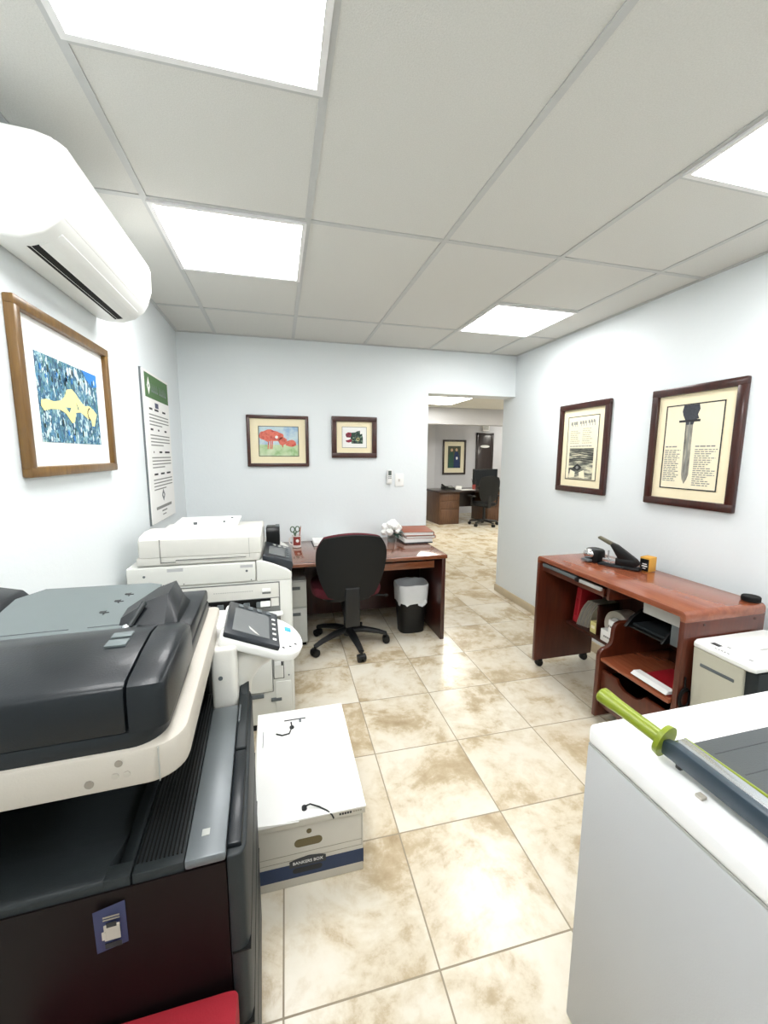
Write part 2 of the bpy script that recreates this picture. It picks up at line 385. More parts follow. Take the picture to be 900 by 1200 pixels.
def paint_mat(name, stops, scale, sc=(1, 1, 1), vor=True):
    a = NT(name); co = a.obj(sc)
    if vor:
        v = a.n('ShaderNodeTexVoronoi'); v.inputs['Scale'].default_value = scale
        nz = a.noise(scale*.4, 3, co); ad = a.n('ShaderNodeVectorMath', operation='ADD'); a.l(co, ad.inputs[0])
        sc_ = a.n('ShaderNodeVectorMath', operation='SCALE'); a.l(nz.outputs[1], sc_.inputs[0]); sc_.inputs[3].default_value = .06; a.l(sc_.outputs[0], ad.inputs[1])
        a.l(ad.outputs[0], v.inputs['Vector']); s_ = a.n('ShaderNodeSeparateColor'); a.l(v.outputs['Color'], s_.inputs[0]); fac = s_.outputs[0]
    else: fac = a.noise(scale, 4, co, .6).outputs[0]
    a.l(a.ramp(fac, stops), a.b.inputs['Base Color']); a.b.inputs['Roughness'].default_value = .6
    return a.m
# big picture, left wall
t, fl = frame_thing('framed_painting', 'bronze framed blue painting of a reclining yellow figure below the air conditioner', 'L', 1.47, 2.155, 1.395, 1.93, .034, 'gold', .03, mm='wmat')
M['strokes'] = paint_mat('blue_brush_strokes', [(0, lin('1d3c55')), (.3, lin('2f6486')), (.5, lin('4f86a5')), (.68, lin('3f6f68')), (.85, lin('8fb7c2')), (1, lin('cfe0df'))], 110, (1, 1, .5))
M['yfig'] = mat('pale_yellow_paint', 'efe39a', .7, var=.08); M['skyb'] = mat('bright_blue_paint', '2f7cc4', .7); M['wpaint'] = mat('pale_blue_paint', 'd2e4ea', .7)
b = MB(); A0, A1, B0, B1 = .13, .87, .17, .79
fl(b, rect(A0, A1, B0, B1), 'strokes', .0115)
fl(b, [(.66, B1), (.87, B1), (.87, .69), (.80, .67), (.72, .72)], 'skyb', .0125)
for k in range(14): fl(b, blob(.48+.02*k+random.uniform(-.02, .02), .75-.008*k+random.uniform(-.03, .03), .012, .035, 8), 'wpaint', .0128)
fig = [(.15, .46), (.20, .475), (.28, .47), (.36, .49), (.41, .53), (.44, .585), (.50, .60), (.55, .57), (.60, .52), (.66, .49), (.72, .50), (.78, .475), (.83, .44), (.80, .38), (.78, .33), (.745, .33), (.74, .38), (.68, .39), (.60, .43), (.53, .42), (.50, .34), (.47, .33), (.40, .40), (.33, .42), (.24, .41), (.17, .39), (.145, .42)]
fl(b, fig, 'yfig', .0132)
fl(b, [(.40, .445), (.47, .45), (.445, .41)], 'strokes', .0138); fl(b, [(.54, .50), (.57, .455), (.56, .44)], 'strokes', .0138)
for k in range(9):
    a_ = 1.9+.3*k; fl(b, blob(.735+.045*math.cos(a_), .43+.05*math.sin(a_), .006, .009, 6), 'ink', .0139)
for k in range(70):
    fl(b, blob(random.uniform(.16, .85), random.choice([random.uniform(.19, .33), random.uniform(.62, .72)]), .008, random.uniform(.012, .03), 7), random.choice(['wpaint', 'strokes', 'skyb', 'leaf']), .0129)
b.build('artwork', t)
# two pictures, back wall
t, fl = frame_thing('framed_painting', 'wide dark framed painting of a red flowering tree on the back wall', 'B', -.253, .261, 1.368, 1.80, .028, 'dframe')
M['tsky'] = paint_mat('watercolour_sky', [(.3, lin('9cc0d6')), (.5, lin('c6d8dc')), (.7, lin('7fa7cf'))], 8, vor=False)
M['tgrass'] = paint_mat('watercolour_grass', [(.3, lin('7fae6a')), (.5, lin('b8d0a4')), (.7, lin('d7dfc6'))], 12, vor=False)
M['tred'] = paint_mat('watercolour_red', [(.3, lin('c8463f')), (.5, lin('de7a66')), (.7, lin('b84a44'))], 25, vor=False)
b = MB(); outline(fl, b, .145, .875, .155, .835, .012, 'ink'); fl(b, rect(.155, .865, .165, .825), 'tsky', .0116); fl(b, rect(.155, .865, .165, .42), 'tgrass', .0122)
fl(b, blob(.37, .62, .21, .13, 20), 'tred', .0126); fl(b, blob(.24, .62, .09, .1, 12), 'tred', .0127); fl(b, blob(.58, .5, .08, .09, 14), 'tred', .0126); fl(b, blob(.73, .45, .1, .08, 14), 'tred', .0126)
for u in (.3, .34, .37): fl(b, [(u, .32), (u+.02, .32), (u+.04, .56), (u+.02, .56)], 'tred', .0129)
fl(b, [(.57, .36), (.585, .36), (.59, .46), (.57, .46)], 'tred', .0129); fl(b, blob(.47, .59, .03, .035, 10), 'paper', .0130)
b.build('artwork', t)
t, fl = frame_thing('framed_print', 'small thick brown frame holding a red and green animal head print', 'B', .461, .872, 1.444, 1.808, .045, 'dframe')
M['hgreen'] = paint_mat('print_dark_green', [(0, lin('10201c')), (.5, lin('1f4a3a')), (.8, lin('2b2b35')), (1, lin('8aa68c'))], 70)
M['hred'] = paint_mat('print_dark_red', [(0, lin('7e1c30')), (.6, lin('a33048')), (1, lin('30202a'))], 60)
b = MB(); fl(b, rect(.15, .85, .16, .84), 'ink2', .0114); fl(b, rect(.163, .837, .176, .824), 'paper', .0119)
fl(b, [(.42, .3), (.74, .3), (.74, .48), (.72, .62), (.66, .60), (.66, .72), (.58, .70), (.52, .66), (.40, .65), (.30, .60), (.38, .55)], 'hgreen', .0125)
fl(b, [(.26, .62), (.32, .66), (.40, .655), (.42, .58), (.38, .49), (.28, .50), (.25, .56)], 'hred', .013); fl(b, [(.25, .40), (.34, .42), (.42, .46), (.42, .36), (.34, .33), (.27, .35)], 'hred', .013)
fl(b, blob(.60, .44, .04, .06, 12), 'yellow', .0131); fl(b, blob(.60, .44, .022, .04, 12), 'ink', .0135)
b.build('artwork', t)
# right wall
def lines(fl, b, u0, u1, vs, h, m, seed, ragged=.35):
    rr = random.Random(seed)
    for v in vs:
        u = u0; end = u1-(u1-u0)*rr.uniform(0, ragged)
        while u < end:
            w_ = rr.uniform(.025, .07); fl(b, rect(u, min(end, u+w_), v, v+h), m, .0126); u += w_+.012
t, fl = frame_thing('framed_print', 'narrow mahogany frame nearest the doorway with text above a grey wave engraving', 'R', 2.942, 2.415, 1.188, 1.873, .045, 'wood_frame')
M['engr'] = paint_mat('engraving_waves', [(.35, lin('23282a')), (.5, lin('75776c')), (.62, lin('dcd8bd'))], 9, (1, .6, 3.2), False)
b = MB(); outline(fl, b, .12, .875, .09, .91, .012, 'ink', .7); fl(b, rect(.132, .863, .1, .9), 'ivory', .0116)
fl(b, rect(.2, .79, .105, .50), 'engr', .0122)
fl(b, [(.30, .245), (.42, .30), (.54, .25), (.44, .205)], 'ink', .0127); fl(b, blob(.42, .25, .035, .02, 10), 'ink2', .013)
for s_ in (-1, 1): fl(b, [(.42+s_*.06, .12), (.42+s_*.2, .11), (.42+s_*.17, .22), (.42+s_*.05, .19)], 'ivory', .0128)
for k in range(6):
    v = .32+.028*k
    fl(b, [(.2, v), (.32, v+.012), (.48, v+.02), (.64, v+.008), (.79, v-.004), (.79, v+.004), (.64, v+.018), (.48, v+.03), (.32, v+.02), (.2, v+.006)], 'ink', .0127)
for k, u in enumerate((.2, .27, .32, .42, .48, .54, .62, .68, .74)): fl(b, rect(u, u+.03, .80+.002*k, .84+.002*k), 'ink2', .0126); fl(b, rect(u+.035, u+.045, .78, .84), 'ink2', .0126)
lines(fl, b, .2, .44, [.56+.026*k for k in range(7)], .011, 'ink3', 3); lines(fl, b, .50, .76, [.56+.026*k for k in range(8)], .011, 'ink3', 4); lines(fl, b, .2, .78, [.52], .011, 'ink2', 5, .1)
b.build('artwork', t)
t, fl = frame_thing('framed_print', 'large mahogany frame on the right wall with a drawn dagger between two text columns', 'R', 2.083, 1.552, 1.18, 1.868, .045, 'wood_frame')
b = MB(); outline(fl, b, .115, .875, .095, .905, .014, 'ink', .75); fl(b, rect(.129, .861, .106, .894), 'ivory', .0116)
M['blade'] = paint_mat('dagger_grey', [(.3, lin('4b4a45')), (.5, lin('8c8a80')), (.7, lin('b9b5a4'))], 10, (1, 6, 1), False); M['hilt'] = mat('dagger_hilt_ink', '3d4148', .8, var=.5, nscale=120)
fl(b, [(.40, .75), (.50, .75), (.505, .24), (.485, .19), (.455, .15), (.425, .19), (.41, .24)], 'blade', .0122); fl(b, [(.448, .74), (.462, .74), (.462, .2), (.452, .2)], 'ink2', .0127)
fl(b, [(.36, .893), (.56, .893), (.575, .85), (.55, .80), (.57, .765), (.52, .75), (.50, .71), (.41, .71), (.395, .75), (.36, .80), (.345, .84)], 'hilt', .0126); fl(b, rect(.31, .59, .735, .756), 'ink', .0129)
lines(fl, b, .15, .345, [.50], .012, 'ink2', 9, .3); lines(fl, b, .15, .37, [.17+.0185*k for k in range(17)], .0085, 'ink2', 10)
lines(fl, b, .56, .82, [.50], .012, 'ink2', 11, .05); lines(fl, b, .56, .84, [.14+.0195*k for k in range(18)], .0085, 'ink2', 12, .5)
b.build('artwork', t)
# poster, left wall
t = thing('wall_poster', (XL, 2.93, 1.04), 'tall white text poster with green heading hanging near the back left corner', 'poster')
MB().box(XL+.0005, XL+.010, 2.666, 3.223, 1.041, 1.964, 'grey').box(XL+.010, XL+.017, 2.672, 3.22, 1.046, 1.960, 'paper').build('sheet', t)
class FP: pass
def pf(mb, pts, m, d=.018):
    k = [(XL+d, 2.672+.548*u, 1.046+.914*v) for u, v in pts]
    nrm = (Vector(k[1])-Vector(k[0])).cross(Vector(k[2])-Vector(k[0]))
    if nrm.x < 0: k.reverse()
    mb.poly(k, m)
b = MB(); pf(b, rect(.05, .98, .83, .985), 'green')
pf(b, [(.18, .85), (.24, .905), (.18, .965), (.12, .905)], 'paper', .0185); pf(b, blob(.18, .907, .015, .012, 8), 'green', .019)
u = .28
rr = random.Random(5)
for k in range(9):
    if k == 4: u += .04
    w_ = rr.uniform(.03, .055); pf(b, [(u, .875), (u+.012, .875), (u+.012, .93), (u, .93)], 'tray', .0185); pf(b, rect(u, u+w_, .875, .888), 'tray', .0186); pf(b, rect(u+w_-.01, u+w_, .88, .915), 'tray', .0187); u += w_+.018
b.build('heading', t)
b = MB()
pf(b, rect(.38, .52, .775, .81), 'blabel')
for v, cs in ((.755, ((.2, .12), (.4, .16), (.72, .14))), (.62, ((.2, .1), (.48, .06), (.76, .1))), (.47, ((.25, .03), (.48, .12), (.72, .22))), (.32, ((.22, .15), (.48, .16), (.74, .18)))):
    for u, w_ in cs: pf(b, rect(u-.05, u-.05+w_, v, v+.013), 'ink')
    for k in range(4): lw = .8 if k < 3 else .5; pf(b, rect(.13, .13+lw, v-.035-.022*k, v-.03-.022*k+.003), 'ink2')
pf(b, [(.48, .13), (.55, .175), (.48, .22), (.41, .175)], 'grey'); pf(b, blob(.48, .175, .02, .012, 8), 'paper', .0185)
pf(b, rect(.16, .82, .085, .105), 'ink2'); pf(b, rect(.38, .6, .06, .07), 'ink2'); pf(b, rect(.4, .55, .035, .043), 'ink2')
b.build('printed_text', t)
# remote and switch on back wall
t = thing('remote_control', (.99, YB, 1.21), 'white remote control in a wall holder beside the light switch', 'remote control')
MB().box(.966, 1.018, YB-.022, YB, 1.205, 1.29, 'white', .004).build('holder', t)
MB().box(.97, 1.014, YB-.034, YB-.012, 1.215, 1.335, 'white', .006).build('handset', t)
MB().box(.978, 1.008, YB-.036, YB-.033, 1.285, 1.328, 'lcd', .001).build('display', t)
m_ = MB()
for r_ in range(2):
    for c_ in range(2): m_.box(.98+.016*c_, .99+.016*c_, YB-.036, YB-.033, 1.255+.014*r_, 1.264+.014*r_, 'grey')
m_.build('buttons', t)
t = thing('light_switch', (1.09, YB, 1.185), 'white light switch plate on the back wall by the doorway', 'switch')
MB().box(1.05, 1.135, YB-.008, YB, 1.18, 1.3, 'white', .003).build('plate', t)
MB().box(1.087, 1.097, YB-.018, YB-.007, 1.228, 1.252, 'offw', .002).build('toggle', t)

# ------------------------------------------------------------------ dark copier (near left)
PV = (-.107, .653, 0)
c1 = thing('photocopier', PV, 'dark copier with beige scanner and grey paper tray in the left foreground', 'photocopier', None, math.radians(2.2))
cb = MB()
cb.box(-.715, -.107, .653, 1.27, .05, .725, 'body', .006).box(-.715, -.30, 1.15, 1.27, .72, .95, 'blackm').box(-.715, -.66, .70, 1.27, .72, .95, 'blackm').box(-.30, -.19, 1.16, 1.27, .72, .95, 'blackm')
cb.build('body', c1)
# in-body output tray : sloping dish
tr = MB()
tr.prism([(.653, .72), (.653, .796), (.66, .80), (.69, .798), (.76, .768), (.80, .756), (1.16, .746), (1.16, .72)], 'x', -.715, -.287, 'dkgrey', .004)
tr.prism([(-.31, .748), (-.29, .755), (-.262, .793), (-.252, .799), (-.252, .72), (-.31, .72)], 'y', .675, 1.16, 'dkgrey', .003)
tr.prism([(-.29, .72), (-.29, .7995), (-.252, .7995), (-.252, .72)], 'y', .653, .68, 'dkgrey', .002)
tr.build('output_tray', c1)
rb = MB(); rb.box(-.250, -.172, .653, 1.16, .72, .799, 'dkgrey', .004)
for k in range(11): rb.box(-.246+.0066*k, -.2432+.0066*k, .67, 1.15, .798, .8008, 'blackm')
rb.build('ribbed_panel', c1)
MB().box(-.1715, -.107, .6485, 1.078, .785, .8025, 'silver', .004).build('front_strip', c1)
MB().box(-.150, -.137, .69, .704, .802, .8035, 'lseam', .0005).build('strip_emblem', c1)
MB().box(-.714, -.108, .6495, .6525, .08, .782, 'body').build('side_panel', c1)
fd = MB()
fd.prism([(-.106, .645), (-.088, .645), (-.079, .65), (-.074, .665), (-.074, 1.12), (-.08, 1.15), (-.088, 1.155), (-.106, 1.155)], 'z', .06, .795, 'dkgrey', .004, 3)
fd.build('front_door', c1)
for z in (.60, .44, .28):
    q = MB(); q.box(-.104, -.0732, .6435, 1.14, z, z+.003, 'blackm'); q.build('drawer_seam', c1)
hd = MB()
hd.prism([(.90, .795), (.90, .806), (1.11, .811), (1.135, .83), (1.15, .838), (1.165, .83), (1.165, .795)], 'x', -.106, -.082, 'dkgrey', .004, 3).box(-.106, -.0815, .66, .895, .79, .804, 'adf', .004).box(-.1035, -.1, .99, 1.06, .806, .812, 'silver')
hd.build('door_handle', c1)
cs = MB(); cs.prism([(-.172, 1.085), (-.118, 1.085), (-.108, 1.10), (-.108, 1.255), (-.172, 1.255)], 'z', .72, .96, 'offw', .008, 3)
cs.tube([(-.125, 1.17, .72), (-.115, 1.17, .83), (-.085, 1.17, .89), (-.04, 1.19, .925)], [.04, .042, .05, .065], 'offw', 16)
cs.cyl((-.15, 1.083, .88), (-.15, 1.0855, .88), .006, .006, 'grey', 10)
cs.build('panel_support', c1)
# scanner body with rounded near right corner
def corner_poly(x0, x1, y0, y1, r, n=8, r2=.02):
    p = [(x0, y0)]
    p += [(x1-r+r*math.sin(k/n*PI/2), y0+r-r*math.cos(k/n*PI/2)) for k in range(n+1)]
    p += [(x1-r2+r2*math.cos(k/4*PI/2), y1-r2+r2*math.sin(k/4*PI/2)) for k in range(5)]
    return p+[(x0, y1)]
sb = MB(); sb.prism(corner_poly(-.712, -.162, .655, 1.272, .055), 'z', .952, 1.014, 'beige', .006, 2)
su = sb.build('scanner_unit', c1)
for x, z, r_, m_ in ((-.253, .997, .0055, 'capg'), (-.294, .971, .0065, 'capg'), (-.259, .977, .005, 'capl'), (-.243, .977, .005, 'capl')):
    sc_ = MB(); sc_.cyl((x, .6538, z), (x, .6555, z), r_, r_, m_, 14); sc_.build('screw_cap', su)
MB().box(-.1985, -.1975, .6538, .66, .955, 1.012, 'lseam').build('seam', su)
# document feeder
ad = MB(); ad.prism(corner_poly(-.712, -.190, .662, 1.262, .05), 'z', 1.013, 1.0405, 'adf', .003, 2); fb = ad.build('feeder_base', c1)
cp = [(.662, 1.04), (.664, 1.102), (.668, 1.113), (.680, 1.119), (.76, 1.128), (.83, 1.132), (.875, 1.127), (.925, 1.110), (.935, 1.09), (.935, 1.04)]
cv = MB(); cv.prism(cp, 'x', -.712, -.2415, 'adf', .004, 2); cvo = cv.build('feeder_cover', c1)
la = MB(); la.box(-.304, -.270, .785, .812, 1.129, 1.1335, 'tray', .001).box(-.304, -.270, .82, .842, 1.130, 1.1345, 'tray', .001); la.build('release_latch', cvo)
en = MB()
def endring(x, sc):
    return [(x, .80+(y-.80)*sc, 1.04+(z-1.04)*(1-(1-sc)*.6)) for y, z in cp]
en.loft([endring(-.2375, 1), endring(-.208, 1), endring(-.195, .975), endring(-.188, .93), endring(-.184, .86)], 'adf'); en.build('feeder_end', c1)
MB().prism([(.93, 1.04), (.93, 1.085), (1.25, 1.075), (1.262, 1.065), (1.262, 1.04)], 'x', -.285, -.193, 'adf', .005, 2).prism([(.93, 1.04), (.93, 1.07), (1.26, 1.06), (1.262, 1.04)], 'x', -.712, -.285, 'adf', .004).build('feeder_rear', c1)
pt = MB()
def tq(x, y): return 1.098+(y-.93)*.075
poly = [(-.585, .925), (-.298, .925), (-.298, 1.195), (-.33, 1.212), (-.575, 1.225), (-.615, 1.17), (-.605, 1.05)]
bt = bmesh.new(); A = [bt.verts.new((x, y, tq(x, y))) for x, y in poly]; B = [bt.verts.new((x, y, tq(x, y)-.006)) for x, y in poly]
bt.faces.new(A); bt.faces.new(B[::-1])
for i in range(len(poly)): bt.faces.new([A[i], B[i], B[(i+1) % len(poly)], A[(i+1) % len(poly)]])
pt._merge(bt, 'tray'); pto = pt.build('paper_tray', c1)
for x0, x1 in ((-.565, -.43), (-.395, -.305)):
    pg = MB(); pg.box(x0, x1, .968, .972, 1.1005, 1.1022, 'grey'); pg.build('tray_slot', pto)
for x, y in ((-.385, 1.04), (-.372, 1.10), (-.36, 1.14)):
    z = tq(x, y); pg = MB()
    pg.box(x-.001, x+.001, y-.012, y+.012, z, z+.001, 'ink').box(x-.009, x+.009, y-.002, y+.001, z, z+.001, 'ink').box(x-.012, x-.0005, y+.001, y+.010, z, z+.001, 'ink'); pg.build('arrow_mark', pto)
for k in range(7): pg = MB(); pg.box(-.55+.036*k, -.535+.036*k, .936, .943, 1.0985, 1.1003, 'paper'); pg.build('size_mark', pto)
# side guides
gd = MB()
gd.loft([[(-.335, .965, 1.100), (-.335, 1.03, 1.106), (-.333, 1.025, 1.118), (-.333, .975, 1.113)],
         [(-.290, .955, 1.100), (-.290, 1.13, 1.110), (-.285, 1.10, 1.138), (-.290, 1.02, 1.132)],
         [(-.245, .945, 1.085), (-.245, 1.16, 1.085), (-.245, 1.11, 1.150), (-.248, 1.03, 1.144)],
         [(-.222, .95, 1.08), (-.222, 1.15, 1.08), (-.226, 1.09, 1.120), (-.226, 1.04, 1.116)]], 'adf')
gd.build('paper_guide', c1)
MB().tube([(-.31, .945, 1.103), (-.292, 1.0, 1.135)], [.005, .006], 'dkgrey', 8).ball((-.315, .94, 1.103), .008, 'sil').build('guide_lever', c1)
MB().prism([(-.72, 1.15), (-.62, 1.10), (-.605, 1.10), (-.60, 1.106), (-.70, 1.165), (-.72, 1.165)], 'y', .96, 1.06, 'blackm', .004).prism([(-.712, 1.05), (-.60, 1.05), (-.60, 1.085), (-.63, 1.12), (-.712, 1.14)], 'y', 1.10, 1.24, 'adf', .006).build('tray_guide', c1)
# control panel tilted towards the front
def tilt_frame(o, ex, ey): return lambda a, b_, c: tuple(o[i]+ex[i]*a+ey[i]*b_+(ex.cross(ey))[i]*c for i in range(3))
o_ = Vector((-.134, 1.115, .988)); ex = Vector((.136, 0, -.058)).normalized(); ey = Vector((0, 1, 0)); F = tilt_frame(o_, ex, ey)
def tbox(mb, a0, a1, b0, b1, c0, c1_, m, bev=0):
    mx = Matrix(((ex.x, ey.x, ex.cross(ey).x, o_.x), (ex.y, ey.y, ex.cross(ey).y, o_.y), (ex.z, ey.z, ex.cross(ey).z, o_.z), (0, 0, 0, 1)))
    mb.box(a0, a1, b0, b1, c0, c1_, m, bev, 2, mx)
def tpr(mb, pts, c0, c1_, m, bev=0):
    mx = Matrix(((ex.x, ey.x, ex.cross(ey).x, o_.x), (ex.y, ey.y, ex.cross(ey).y, o_.y), (ex.z, ey.z, ex.cross(ey).z, o_.z), (0, 0, 0, 1)))
    mb.prism(pts, 'z', c0, c1_, m, bev, 3, mx)
p = MB()
lobe = [(-.012, -.012), (.15, -.012)]+[(.15+.085*math.sin(k/12*PI), .112-.124*math.cos(k/12*PI)) for k in range(1, 12)]+[(.15, .236), (-.012, .236)]
tpr(p, lobe, -.034, -.004, 'white', .008)
cpn = p.build('control_panel', c1)
p = MB(); tbox(p, -.008, .150, -.01, .234, -.006, .010, 'navy', .005); scr = p.build('screen_housing', cpn)
p = MB(); tbox(p, .012, .118, .018, .188, .0098, .0112, 'screen')
scn = p.build('screen', cpn)
for k, m_ in enumerate(('paper', 'offw', 'paper', 'offw', 'paper')): p = MB(); tbox(p, .128, .139, .02+.036*k, .030+.036*k, .0098, .012, m_, .001); p.build('panel_key', cpn)
for k in range(4): p = MB(); tbox(p, .02+.03*k, .036+.03*k, .2, .222, .0098, .013, 'grey', .001); p.build('panel_key', cpn)
p = MB(); tbox(p, .176, .196, .145, .17, -.0045, .000, 'blue', .002)
plabel(p.build('blue_button', cpn), 'pale blue lit button')
for a_, b_ in ((.165, .02), (.187, .04), (.205, .066)): p = MB(); tbox(p, a_-.004, a_+.004, b_-.004, b_+.004, -.0045, -.0032, 'ink'); p.build('status_dot', cpn)
p = MB(); p.box(-.19, -.14, 1.16, 1.29, .955, .995, 'white', .01, 3).box(-.19, -.165, 1.20, 1.23, .99, 1.0, 'grey', .002); p.build('panel_hinge', c1)
# flyer on the side
fy = MB()
pts = [(x_, z_) for x_, z_ in ((0, 0),)]
fy.loft([[(-.302+.042*u, .6485-.008*(1-u)*(1-v*.2)-.0005, .763-.078*v) for v in (0, .25, .5, .75, 1)] for u in (0, .33, .66, 1)], 'blabel', cap=False, closed=False)
fo = plabel(fy.build('flyer', c1), 'small blue leaflet stuck on the dark side panel')
q = MB(); q.box(-.290, -.268, .6415, .6425, .704, .732, 'capl').box(-.286, -.272, .641, .642, .728, .736, 'ink').box(-.293, -.287, .6405, .6415, .708, .722, 'capl').box(-.29, -.267, .641, .642, .746, .748, 'capg').box(-.29, -.267, .6413, .6423, .741, .7425, 'capg').box(-.29, -.267, .6413, .6423, .690, .699, 'ink'); q.build('flyer_print', fo)
# sticker on box seam bottom strip
# red bag in front of the copier's side
rb_ = MB(); rb_.loft([srect(-.262, .565, .166*s_, .072*s_, z, 60, 26) for s_, z in ((.97, .001), (1, .03), (1, .3), (1, .532), (.99, .537))], 'red')
tag(rb_.build('tote_bag'), 'bright red fabric item at the bottom edge beside the dark copier', 'bag')

# ------------------------------------------------------------------ white copier
c2 = thing('photocopier', (-.3, 2.39, 0), 'white copier with a raised document feeder standing in the back left corner', 'photocopier')
b = MB(); b.box(-.62, .046, 2.08, 2.70, .04, .836, 'white2', .012, 3); b.box(-.60, .03, 2.10, 2.68, 0, .05, 'dkgrey'); b.build('body', c2)
b = MB(); b.prism([(-.125, .83), (.046, .83), (.05, .855), (.046, .876), (.02, .895), (-.04, .922), (-.09, .940), (-.125, .945)], 'y', 2.078, 2.70, 'white2', .008, 3); b.build('front_shoulder', c2)
b = MB(); b.box(-.705, -.128, 2.072, 2.70, .838, .938, 'white2', .008, 3)
for x in (-.63, -.17): b.cyl((x, 2.0705, .895), (x, 2.074, .895), .006, .006, 'grey', 10)
for x in (-.64, -.55, -.46, -.15): b.cyl((x, 2.0705, .848), (x, 2.074, .848), .003, .003, 'grey', 8)
b.box(-.53, -.46, 2.0712, 2.073, .912, .928, 'cab'); b.box(-.2, -.14, 2.0712, 2.073, .912, .926, 'cab')
b.build('scanner_unit', c2)
b = MB(); b.prism(corner_poly(-.66, -.10, 2.078, 2.68, .035), 'z', .943, .985, 'offw', .008, 3); b.build('feeder_base', c2)
ap = [(2.076, .985), (2.074, 1.04), (2.08, 1.066), (2.10, 1.083), (2.18, 1.096), (2.28, 1.092), (2.38, 1.07), (2.38, .985)]
b = MB()
ring = lambda x, s_: [(x, 2.25+(y-2.25)*s_, .985+(z-.985)*(1-(1-s_)*.7)) for y, z in ap]
b.loft([ring(-.65, .93), ring(-.642, .985), ring(-.625, 1), ring(-.15, 1), ring(-.115, .985), ring(-.10, .95), ring(-.095, .9)], 'offw')
b.box(-.65, -.10, 2.35, 2.68, .98, 1.05, 'offw', .01, 3)
fc = b.build('feeder_cover', c2)
b = MB(); b.box(-.556, -.554, 2.0725, 2.08, .955, 1.07, 'seam').box(-.155, -.153, 2.0725, 2.08, .965, 1.06, 'lseam').box(-.49, -.17, 2.0725, 2.08, .966, .9685, 'seam').box(-.556, -.49, 2.0725, 2.08, .957, .9595, 'seam'); b.build('seam', fc)
b = MB(); b.prism([(2.25, 1.086), (2.25, 1.096), (2.56, 1.106), (2.56, 1.096)], 'x', -.555, -.225, 'white', .004, 2); b.prism([(2.3, 1.04), (2.3, 1.09), (2.54, 1.098), (2.54, 1.04)], 'x', -.50, -.28, 'offw')
pt2 = b.build('paper_tray', c2)
for x, y, z, r_ in ((-.44, 2.32, 1.110, .01), (-.30, 2.36, 1.107, .006), (-.27, 2.48, 1.109, .006)): b = MB(); b.cyl((x, y, 1.09), (x, y, z), r_, r_, 'grey', 10); b.build('tray_peg', pt2)
b = MB(); b.prism([(-.094, .93), (-.094, .962), (-.086, .969), (.052, .926), (.058, .905), (.045, .865)], 'y', 2.085, 2.42, 'navy', .008, 3); cp2 = b.build('control_panel', c2)
ex = Vector((.138, 0, -.043)).normalized(); o_ = Vector((-.084, 2.085, .9688)); ey = Vector((0, 1, 0))
b = MB(); tbox(b, .022, .105, .05, .23, .0, .003, 'screen', .001); b.build('screen', cp2)
for k in range(5): b = MB(); tbox(b, .112, .128, .05+.05*k, .075+.05*k, 0, .004, 'grey', .001); b.build('panel_key', cp2)
for k in range(3): b = MB(); tbox(b, .04+.03*k, .055+.03*k, .27, .29, 0, .004, 'lseam', .001); b.build('panel_key', cp2)
b = MB(); b.box(-.66, -.06, 2.12, 2.67, .80, .81, 'white2'); b.build('top_plate', c2)
for z0, z1 in ((.08, .22), (.23, .37), (.38, .46), (.47, .82)):
    b = MB(); b.box(.04, .0495, 2.12, 2.66, z0, z1, 'white2', .004); b.build('front_drawer', c2)
# side details towards the camera
b = MB(); b.box(-.52, -.018, 2.0755, 2.082, .745, .822, 'offw', .002).box(-.525, -.013, 2.0765, 2.081, .60, .827, 'seam')
b.build('bypass_cover', c2)
b = MB(); b.box(-.10, -.058, 2.073, 2.077, .778, .797, 'white', .002).box(-.1, -.058, 2.0725, 2.077, .768, .777, 'seam'); b.build('bypass_latch', c2); b = MB()
for k in range(18): b.box(-.33+.0105*k, -.324+.0105*k, 2.0745, 2.0765, .785, .789, 'lseam')
b.build('printed_scale', c2)
b = MB(); b.box(-.5, -.062, 2.075, 2.0762, .695, .742, 'blackm')
for k in range(6): x = -.44+.062*k; b.box(x, x+.03, 2.062, 2.077, .70, .728, 'grey', .004)
b.box(-.11, -.062, 2.055, 2.077, .705, .73, 'white', .003).box(-.058, -.02, 2.073, 2.077, .70, .742, 'offw'); b.build('paper_slot', c2)
b = MB(); b.prism([(2.076, .655), (2.076, .672), (1.985, .688), (1.985, .678)], 'x', -.33, -.002, 'white', .003); b.build('bypass_tray', c2)
b = MB(); b.box(-.30, -.065, 2.070, 2.081, .23, .60, 'white2', .006).box(-.303, -.061, 2.0765, 2.081, .227, .603, 'seam').box(-.21, -.11, 2.068, 2.075, .20, .222, 'grey', .003); b.build('side_door', c2)
b = MB(); b.box(-.055, -.008, 2.072, 2.081, .30, .60, 'white2', .004).box(-.052, -.02, 2.068, 2.075, .375, .395, 'white', .002).box(-.018, -.009, 2.069, 2.075, .372, .398, 'ink').box(-.058, -.004, 2.0765, 2.081, .296, .604, 'seam').box(-.05, .03, 2.0745, 2.081, .07, .28, 'white2', .004); b.build('side_flap', c2)
b = MB(); b.box(-.075, -.02, 2.074, 2.081, .17, .19, 'grey', .002); b.build('flap_grip', c2)
for z in (.43, .31, .25): b = MB(); b.cyl((.02, 2.077, z), (.02, 2.081, z), .004, .004, 'grey', 8); b.build('hinge_pin', c2)
b = MB(); b.prism([(2.47, .93), (2.47, 1.02), (2.49, 1.04), (2.60, 1.035), (2.62, .93)], 'x', -.085, -.005, 'black', .008, 2)
ot = b.build('card_reader', c2); plabel(ot, 'black box on the far end of the white copier')
q = MB(); q.box(-.03, -.006, 2.50, 2.58, 1.036, 1.042, 'grey', .001); q.build('keypad', ot)

